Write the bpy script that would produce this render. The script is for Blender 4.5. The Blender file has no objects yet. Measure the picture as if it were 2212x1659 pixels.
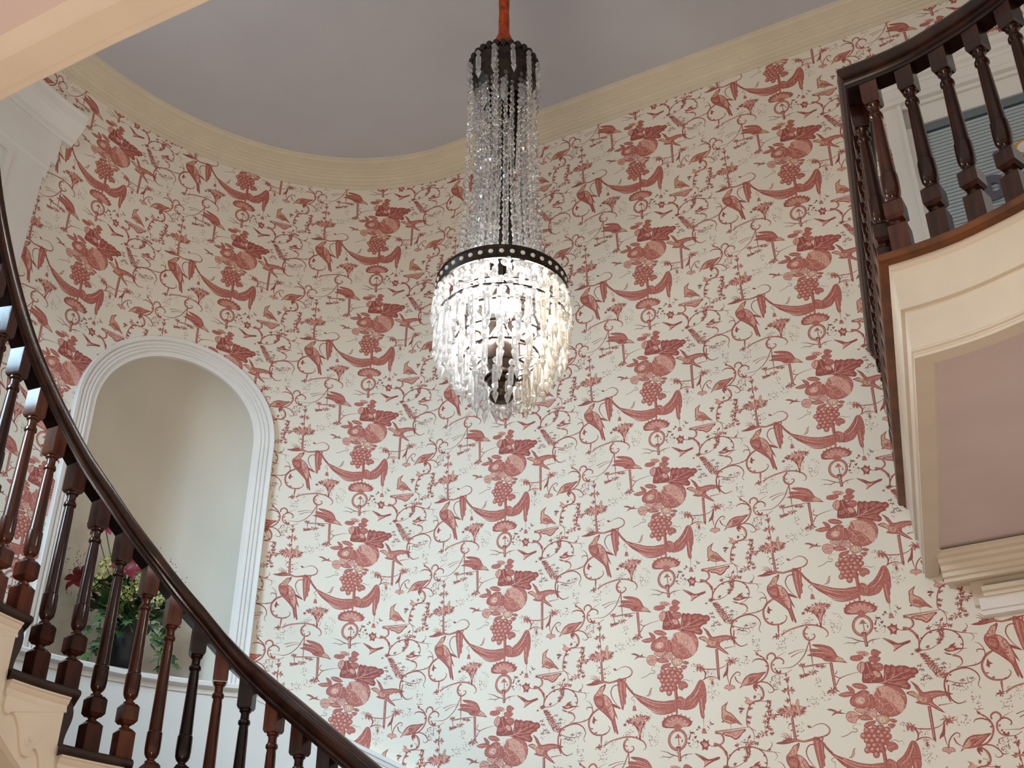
import bpy, bmesh, math, random
import numpy as np
from mathutils import Vector, Matrix
from mathutils.geometry import delaunay_2d_cdt

# ------------------------------------------------------------------ camera, world, lights, exposure
scene = bpy.context.scene
col = scene.collection
PITCH, ROLL, FPX, CZ = math.radians(31.597), math.radians(0.1166), 2634.75, 1.6
cam_data = bpy.data.cameras.new('camera'); cam = bpy.data.objects.new('camera', cam_data); col.objects.link(cam)
cam_data.sensor_fit = 'HORIZONTAL'; cam_data.sensor_width = 36.0; cam_data.lens = FPX / 2212 * 36.0
cam_data.clip_start = 0.05; cam_data.clip_end = 100
_F = Vector((0, math.cos(PITCH), math.sin(PITCH))); _U = Vector((0, -math.sin(PITCH), math.cos(PITCH))); _R = Vector((1, 0, 0))
_R, _U = math.cos(ROLL) * _R + math.sin(ROLL) * _U, -math.sin(ROLL) * _R + math.cos(ROLL) * _U
M = Matrix.Identity(4)
for k in range(3):
    M[k][0] = _R[k]; M[k][1] = _U[k]; M[k][2] = -_F[k]
M[2][3] = CZ
cam.matrix_world = M
scene.camera = cam

PHI = 0.480789                                   # turn of the long papered wall
NV = Vector((math.sin(PHI), math.cos(PHI), 0)); TV = Vector((math.cos(PHI), -math.sin(PHI), 0))
def UN(u, n, z): return TV * u + NV * n + Vector((0, 0, z))

world = bpy.data.worlds.new('world'); scene.world = world; world.use_nodes = True
bg = world.node_tree.nodes['Background']; bg.inputs[0].default_value = (1.0, 0.91, 0.80, 1); bg.inputs[1].default_value = 0.64

def area_light(name, loc, target, sx, sy, power, colour, spread=180):
    d = bpy.data.lights.new(name, 'AREA'); d.shape = 'RECTANGLE'; d.size = sx; d.size_y = sy; d.energy = power; d.color = colour
    d.spread = math.radians(spread)
    o = bpy.data.objects.new(name, d); col.objects.link(o); o.location = loc
    o.rotation_euler = (Vector(target) - Vector(loc)).to_track_quat('-Z', 'Y').to_euler()
    return o
def point_light(name, loc, power, colour, r):
    d = bpy.data.lights.new(name, 'POINT'); d.energy = power; d.color = colour; d.shadow_soft_size = r
    o = bpy.data.objects.new(name, d); col.objects.link(o); o.location = loc
    return o
# daylight falling in through the stair window at the left end of the hall, out of the picture
area_light('stair_window_daylight', UN(-4.2, 1.2, 5.15), UN(-3.0, 4.8, 2.3), 1.0, 1.5, 46, (0.55, 0.80, 1.0), 96)
# warm electric lamp of the entrance hall behind the camera
point_light('hall_lamp_light', UN(-0.8, 0.3, 0.9), 155, (1.0, 0.80, 0.63), 0.35)
scene.view_settings.view_transform = 'Standard'; scene.view_settings.look = 'None'
scene.view_settings.exposure = 0.3; scene.view_settings.gamma = 1.0; scene.view_settings.use_curve_mapping = False
scene.cycles.use_denoising = True
scene.cycles.max_bounces = 8; scene.cycles.transparent_max_bounces = 12
scene.cycles.sample_clamp_indirect = 4.0

# ------------------------------------------------------------------ the shape of the stair hall
D = 5.045688; RN = 1.924439; RU = 1.578040; UC = -3.024118; NC = D - RN
_th = np.linspace(0, np.pi, 3001); _uu = UC - RU * np.sin(_th); _vv = NC + RN * np.cos(_th)
_L = np.concatenate([[0], np.cumsum(np.hypot(np.diff(_uu), np.diff(_vv)))])
def wall_pts(s, z, off=0.0):
    """points of the papered wall: s runs along the wall, off stands proud of it into the room"""
    s = np.asarray(s, float); z = np.asarray(z, float); off = np.asarray(off, float) + 0 * s
    th = np.interp(np.maximum(UC - s, 0), _L, _th)
    cu = np.where(s >= UC, s, UC - RU * np.sin(th)); cn = np.where(s >= UC, D, NC + RN * np.cos(th))
    nu = np.where(s >= UC, 0.0, np.sin(th) / RU); nn = np.where(s >= UC, -1.0, -np.cos(th) / RN)
    l = np.hypot(nu, nn); u = cu + off * nu / l; v = cn + off * nn / l
    return np.stack([TV.x * u + NV.x * v, TV.y * u + NV.y * v, z + 0 * u], -1)
def wall_pt(s, z, off=0.0): return Vector(wall_pts([s], [z], off)[0])
def wall_in(s):
    a = wall_pt(s, 0, 0); b = wall_pt(s, 0, 0.1); return (b - a).normalized()

# ------------------------------------------------------------------ materials
def srgb(r, g, b):
    f = lambda c: (c / 255) / 12.92 if c / 255 <= 0.04045 else ((c / 255 + 0.055) / 1.055) ** 2.4
    return (f(r), f(g), f(b))
def mat(name, colour, rough=0.5, metal=0.0, var=0.0, vscale=20.0, bump=0.0, bscale=200.0, spec=0.5, stretch=None, coat=0.0, trans=0.0, ior=1.45, colour2=None):
    m = bpy.data.materials.new(name); m.use_nodes = True; nt = m.node_tree; b = nt.nodes['Principled BSDF']
    b.inputs['Base Color'].default_value = (*colour, 1); b.inputs['Roughness'].default_value = rough; b.inputs['Metallic'].default_value = metal
    b.inputs['Specular IOR Level'].default_value = spec; b.inputs['Coat Weight'].default_value = coat; b.inputs['Coat Roughness'].default_value = 0.12
    b.inputs['Transmission Weight'].default_value = trans; b.inputs['IOR'].default_value = ior
    if var or bump:
        tc = nt.nodes.new('ShaderNodeTexCoord'); mp = nt.nodes.new('ShaderNodeMapping'); nt.links.new(tc.outputs['Object'], mp.inputs[0])
        if stretch: mp.inputs['Scale'].default_value = stretch
    if var:
        nz = nt.nodes.new('ShaderNodeTexNoise'); nz.inputs['Scale'].default_value = vscale; nz.inputs['Detail'].default_value = 4
        nt.links.new(mp.outputs[0], nz.inputs['Vector'])
        mx = nt.nodes.new('ShaderNodeMix'); mx.data_type = 'RGBA'
        c2 = colour2 or tuple(c * (1 - var) for c in colour)
        mx.inputs[6].default_value = (*c2, 1); mx.inputs[7].default_value = (*tuple(min(1, c * (1 + var * .4)) for c in colour), 1)
        rp = nt.nodes.new('ShaderNodeValToRGB'); rp.color_ramp.elements[0].position = .35; rp.color_ramp.elements[1].position = .65
        nt.links.new(nz.outputs['Fac'], rp.inputs[0]); nt.links.new(rp.outputs[0], mx.inputs[0]); nt.links.new(mx.outputs[2], b.inputs['Base Color'])
    if bump:
        n2 = nt.nodes.new('ShaderNodeTexNoise'); n2.inputs['Scale'].default_value = bscale; nt.links.new(mp.outputs[0], n2.inputs['Vector'])
        bp = nt.nodes.new('ShaderNodeBump'); bp.inputs['Strength'].default_value = bump; bp.inputs['Distance'].default_value = 0.004
        nt.links.new(n2.outputs['Fac'], bp.inputs['Height']); nt.links.new(bp.outputs[0], b.inputs['Normal'])
    return m
MT = dict(
    plaster=mat('white_plaster', (0.70, 0.68, 0.64), .8, var=.04, vscale=3, bump=.05, bscale=60),
    ceiling=mat('ceiling_plaster', (0.53, 0.55, 0.60), .9, var=.04, vscale=2, bump=.05, bscale=80),
    niche=mat('niche_plaster', (0.66, 0.61, 0.52), .8, var=.03, vscale=3, bump=.04, bscale=60),
    white=mat('white_gloss_paint', (0.74, 0.73, 0.70), .42, var=.03, vscale=6, bump=.03, bscale=50),
    cream=mat('cream_gloss_paint', (0.68, 0.61, 0.51), .45, var=.05, vscale=5, bump=.04, bscale=40),
    cornice=mat('cornice_paint', (0.66, 0.60, 0.47), .6, var=.05, vscale=6),
    soffit=mat('soffit_plaster', (0.66, 0.57, 0.57), .85, var=.05, vscale=3, bump=.04, bscale=60),
    wood=mat('dark_mahogany', (0.034, 0.010, 0.006), .22, var=.55, vscale=9, stretch=(3, 3, .5), coat=.10, spec=.3, bump=.04, bscale=60, colour2=(0.012, .004, .003)),
    woodred=mat('red_and_lit_mahogany', (0.075, 0.019, 0.008), .2, var=.5, vscale=9, stretch=(3, 3, .5), coat=.15, spec=.35, colour2=(0.028, .008, .004)),  # redder tone; on the landing's corner baluster it paints in warm light
    woodblk=mat('ebonised_mahogany', (0.014, 0.006, 0.005), .26, var=.5, vscale=9, stretch=(3, 3, .5), coat=.10, spec=.3),
    rail=mat('handrail_mahogany', (0.030, 0.010, 0.006), .24, var=.5, vscale=14, coat=.12, spec=.3, bump=.03, bscale=40, colour2=(.012, .005, .003)),
    tread=mat('worn_tread_wood', (0.030, 0.014, 0.010), .5, var=.4, vscale=12, bump=.05, bscale=90),
    nosing=mat('oak_nosing', (0.13, 0.042, 0.010), .38, var=.5, vscale=10, bump=.05, bscale=60),
    oakfloor=mat('oak_floor', (0.24, 0.13, 0.06), .4, var=.4, vscale=4),
    bronze=mat('dark_bronze', (0.030, 0.023, 0.019), .42, .75, var=.4, vscale=40),
    bronzeb=mat('brown_bronze', (0.060, 0.036, 0.024), .4, .6, var=.4, vscale=30, bump=.2, bscale=200),
    velvet=mat('rust_velvet', (0.36, 0.055, 0.008), .95, var=.5, vscale=40, bump=.4, bscale=120),
    urn=mat('black_urn', (0.008, 0.008, 0.009), .5, var=.3, vscale=20),
    blind=mat('pale_blue_blind', (0.36, 0.43, 0.46), .55),
    glassdark=mat('window_backing', (0.05, 0.07, 0.08), .4),
    dletter=mat('grey_letter', (0.10, 0.10, 0.135), .6), purple=mat('purple_paint', (0.09, 0.05, 0.30), .6),
    orange=mat('orange_print', (0.65, 0.26, 0.03), .6), whitep=mat('white_print', (0.7, 0.7, 0.65), .6),
)
def crystal(name, tint, glow, trans):
    m = bpy.data.materials.new(name); m.use_nodes = True; nt = m.node_tree; b = nt.nodes['Principled BSDF']
    b.inputs['Base Color'].default_value = (*tint, 1); b.inputs['Roughness'].default_value = .02; b.inputs['Transmission Weight'].default_value = trans
    b.inputs['IOR'].default_value = 1.52; b.inputs['Specular IOR Level'].default_value = .9
    tl = nt.nodes.new('ShaderNodeBsdfTranslucent'); tl.inputs[0].default_value = (*tint, 1); mx = nt.nodes.new('ShaderNodeMixShader'); mx.inputs[0].default_value = glow
    nt.links.new(b.outputs[0], mx.inputs[1]); nt.links.new(tl.outputs[0], mx.inputs[2]); nt.links.new(mx.outputs[0], nt.nodes['Material Output'].inputs[0])
    return m
MT['crystal'] = crystal('clear_crystal', (.96, .98, 1.0), .13, .86); MT['crystalw'] = crystal('warm_crystal', (1.0, .97, .90), .13, .86); MT['bead'] = crystal('bead_crystal', (.97, .98, .98), .03, .93)

# ------------------------------------------------------------------ mesh helpers
class MB:
    def __init__(self): self.v = []; self.f = []
    def add(self, vs, fs):
        b = len(self.v); self.v += [tuple(p) for p in vs]; self.f += [tuple(i + b for i in f) for f in fs]; return self
    def box(self, x0, x1, y0, y1, z0, z1):
        return self.add([(x0, y0, z0), (x1, y0, z0), (x1, y1, z0), (x0, y1, z0), (x0, y0, z1), (x1, y0, z1), (x1, y1, z1), (x0, y1, z1)],
                        [(0, 3, 2, 1), (4, 5, 6, 7), (0, 1, 5, 4), (1, 2, 6, 5), (2, 3, 7, 6), (3, 0, 4, 7)])
    def lathe(self, prof, n=16, cx=0, cy=0, cap=True):
        vs = [(cx + r * math.cos(2 * math.pi * k / n), cy + r * math.sin(2 * math.pi * k / n), z) for r, z in prof for k in range(n)]
        fs = [(i * n + k, i * n + (k + 1) % n, (i + 1) * n + (k + 1) % n, (i + 1) * n + k) for i in range(len(prof) - 1) for k in range(n)]
        if cap: fs += [tuple(range(n - 1, -1, -1)), tuple(range((len(prof) - 1) * n, len(prof) * n))]
        return self.add(vs, fs)
    def grid(self, rows, close=False):
        """rows: list of equally long point lists"""
        m = len(rows[0]); vs = [p for r in rows for p in r]
        fs = [(i * m + j, i * m + (j + 1) % m, (i + 1) * m + (j + 1) % m, (i + 1) * m + j) for i in range(len(rows) - 1) for j in range(m if close else m - 1)]
        return self.add(vs, fs)
    def sweep(self, rows, capped=True):
        """closed profile rows swept into a solid"""
        b = len(self.v); m = len(rows[0]); self.grid(rows, True)
        if capped: self.f += [tuple(b + k for k in range(m - 1, -1, -1)), tuple(b + (len(rows) - 1) * m + k for k in range(m))]
        return self
    def tube(self, pts, r, n=6):
        rows = []
        for i, p in enumerate(pts):
            p = Vector(p); a = Vector(pts[max(i - 1, 0)]); c = Vector(pts[min(i + 1, len(pts) - 1)]); d = (c - a).normalized()
            s = d.cross(Vector((0.13, 0.21, 1))).normalized(); q = d.cross(s)
            rr = r[i] if isinstance(r, (list, tuple)) else r
            rows.append([p + (s * math.cos(2 * math.pi * k / n) + q * math.sin(2 * math.pi * k / n)) * rr for k in range(n)])
        return self.sweep(rows)
    def ball(self, c, r, n=8, sz=1.0):
        k = max(4, n // 2 + 1)
        pr = [(r * math.sin(math.pi * i / k) + 1e-5, c[2] - sz * r * math.cos(math.pi * i / k)) for i in range(k + 1)]
        return self.lathe(pr, n, c[0], c[1], False)
    def mesh(self, name, material, smooth=None):
        me = bpy.data.meshes.new(name); me.from_pydata([tuple(p) for p in self.v], [], self.f); me.update()
        bm = bmesh.new(); bm.from_mesh(me); bmesh.ops.recalc_face_normals(bm, faces=bm.faces); bm.to_mesh(me); bm.free()
        if material: me.materials.append(material)
        if smooth is not None:
            me.shade_smooth(); me.set_sharp_from_angle(angle=math.radians(smooth))
        return me
    def build(self, name, material, parent=None, smooth=None, loc=None): return obj(name, self.mesh(name, material, smooth), parent, loc)
def obj(name, me, parent=None, loc=None, rz=None):
    o = bpy.data.objects.new(name, me); col.objects.link(o)
    if parent: o.parent = parent
    if loc is not None: o.location = loc
    if rz is not None: o.rotation_euler = (0, 0, rz)
    return o
def empty(name, loc=(0, 0, 0)):
    o = bpy.data.objects.new(name, None); col.objects.link(o); o.location = loc; o.empty_display_size = .1; return o
def tag(o, label, cat, group=None, kind=None):
    o['label'] = label; o['category'] = cat
    if group: o['group'] = group
    if kind: o['kind'] = kind
    return o
def struct(o, label, cat): return tag(o, label, cat, kind='structure')
def cat_rom(pts, k=4, closed=False):
    P = [np.array(p, float) for p in pts]; n = len(P); out = []
    for i in range(n if closed else n - 1):
        p1, p2 = P[i], P[(i + 1) % n]
        p0 = P[i - 1] if (closed or i) else 2 * p1 - p2
        p3 = P[(i + 2) % n] if (closed or i + 2 < n) else 2 * p2 - p1
        for j in range(k):
            t = j / k
            out.append(.5 * (2 * p1 + (p2 - p0) * t + (2 * p0 - 5 * p1 + 4 * p2 - p3) * t * t + (3 * p1 - p0 - 3 * p2 + p3) * t ** 3))
    if not closed: out.append(P[-1])
    return out
def wall_strip(name, prof, s0, s1, material, parent=None, step=.06, smooth=30, zf=None):
    """closed profile of (z, off) swept along the wall; zf(s) lifts it"""
    ns = max(2, int(abs(s1 - s0) / step) + 1); ss = np.linspace(s0, s1, ns); mb = MB(); rows = []
    for s in ss:
        dz = zf(s) if zf else 0
        rows.append([tuple(p) for p in wall_pts(np.full(len(prof), s), np.array([a for a, _ in prof]) + dz, np.array([b for _, b in prof]))])
    mb.sweep(rows); return mb.build(name, material, parent, smooth)
def wall_box(name, s0, s1, z0, z1, o0, o1, material, parent=None): return wall_strip(name, [(z0, o0), (z0, o1), (z1, o1), (z1, o0)], s0, s1, material, parent)

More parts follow.
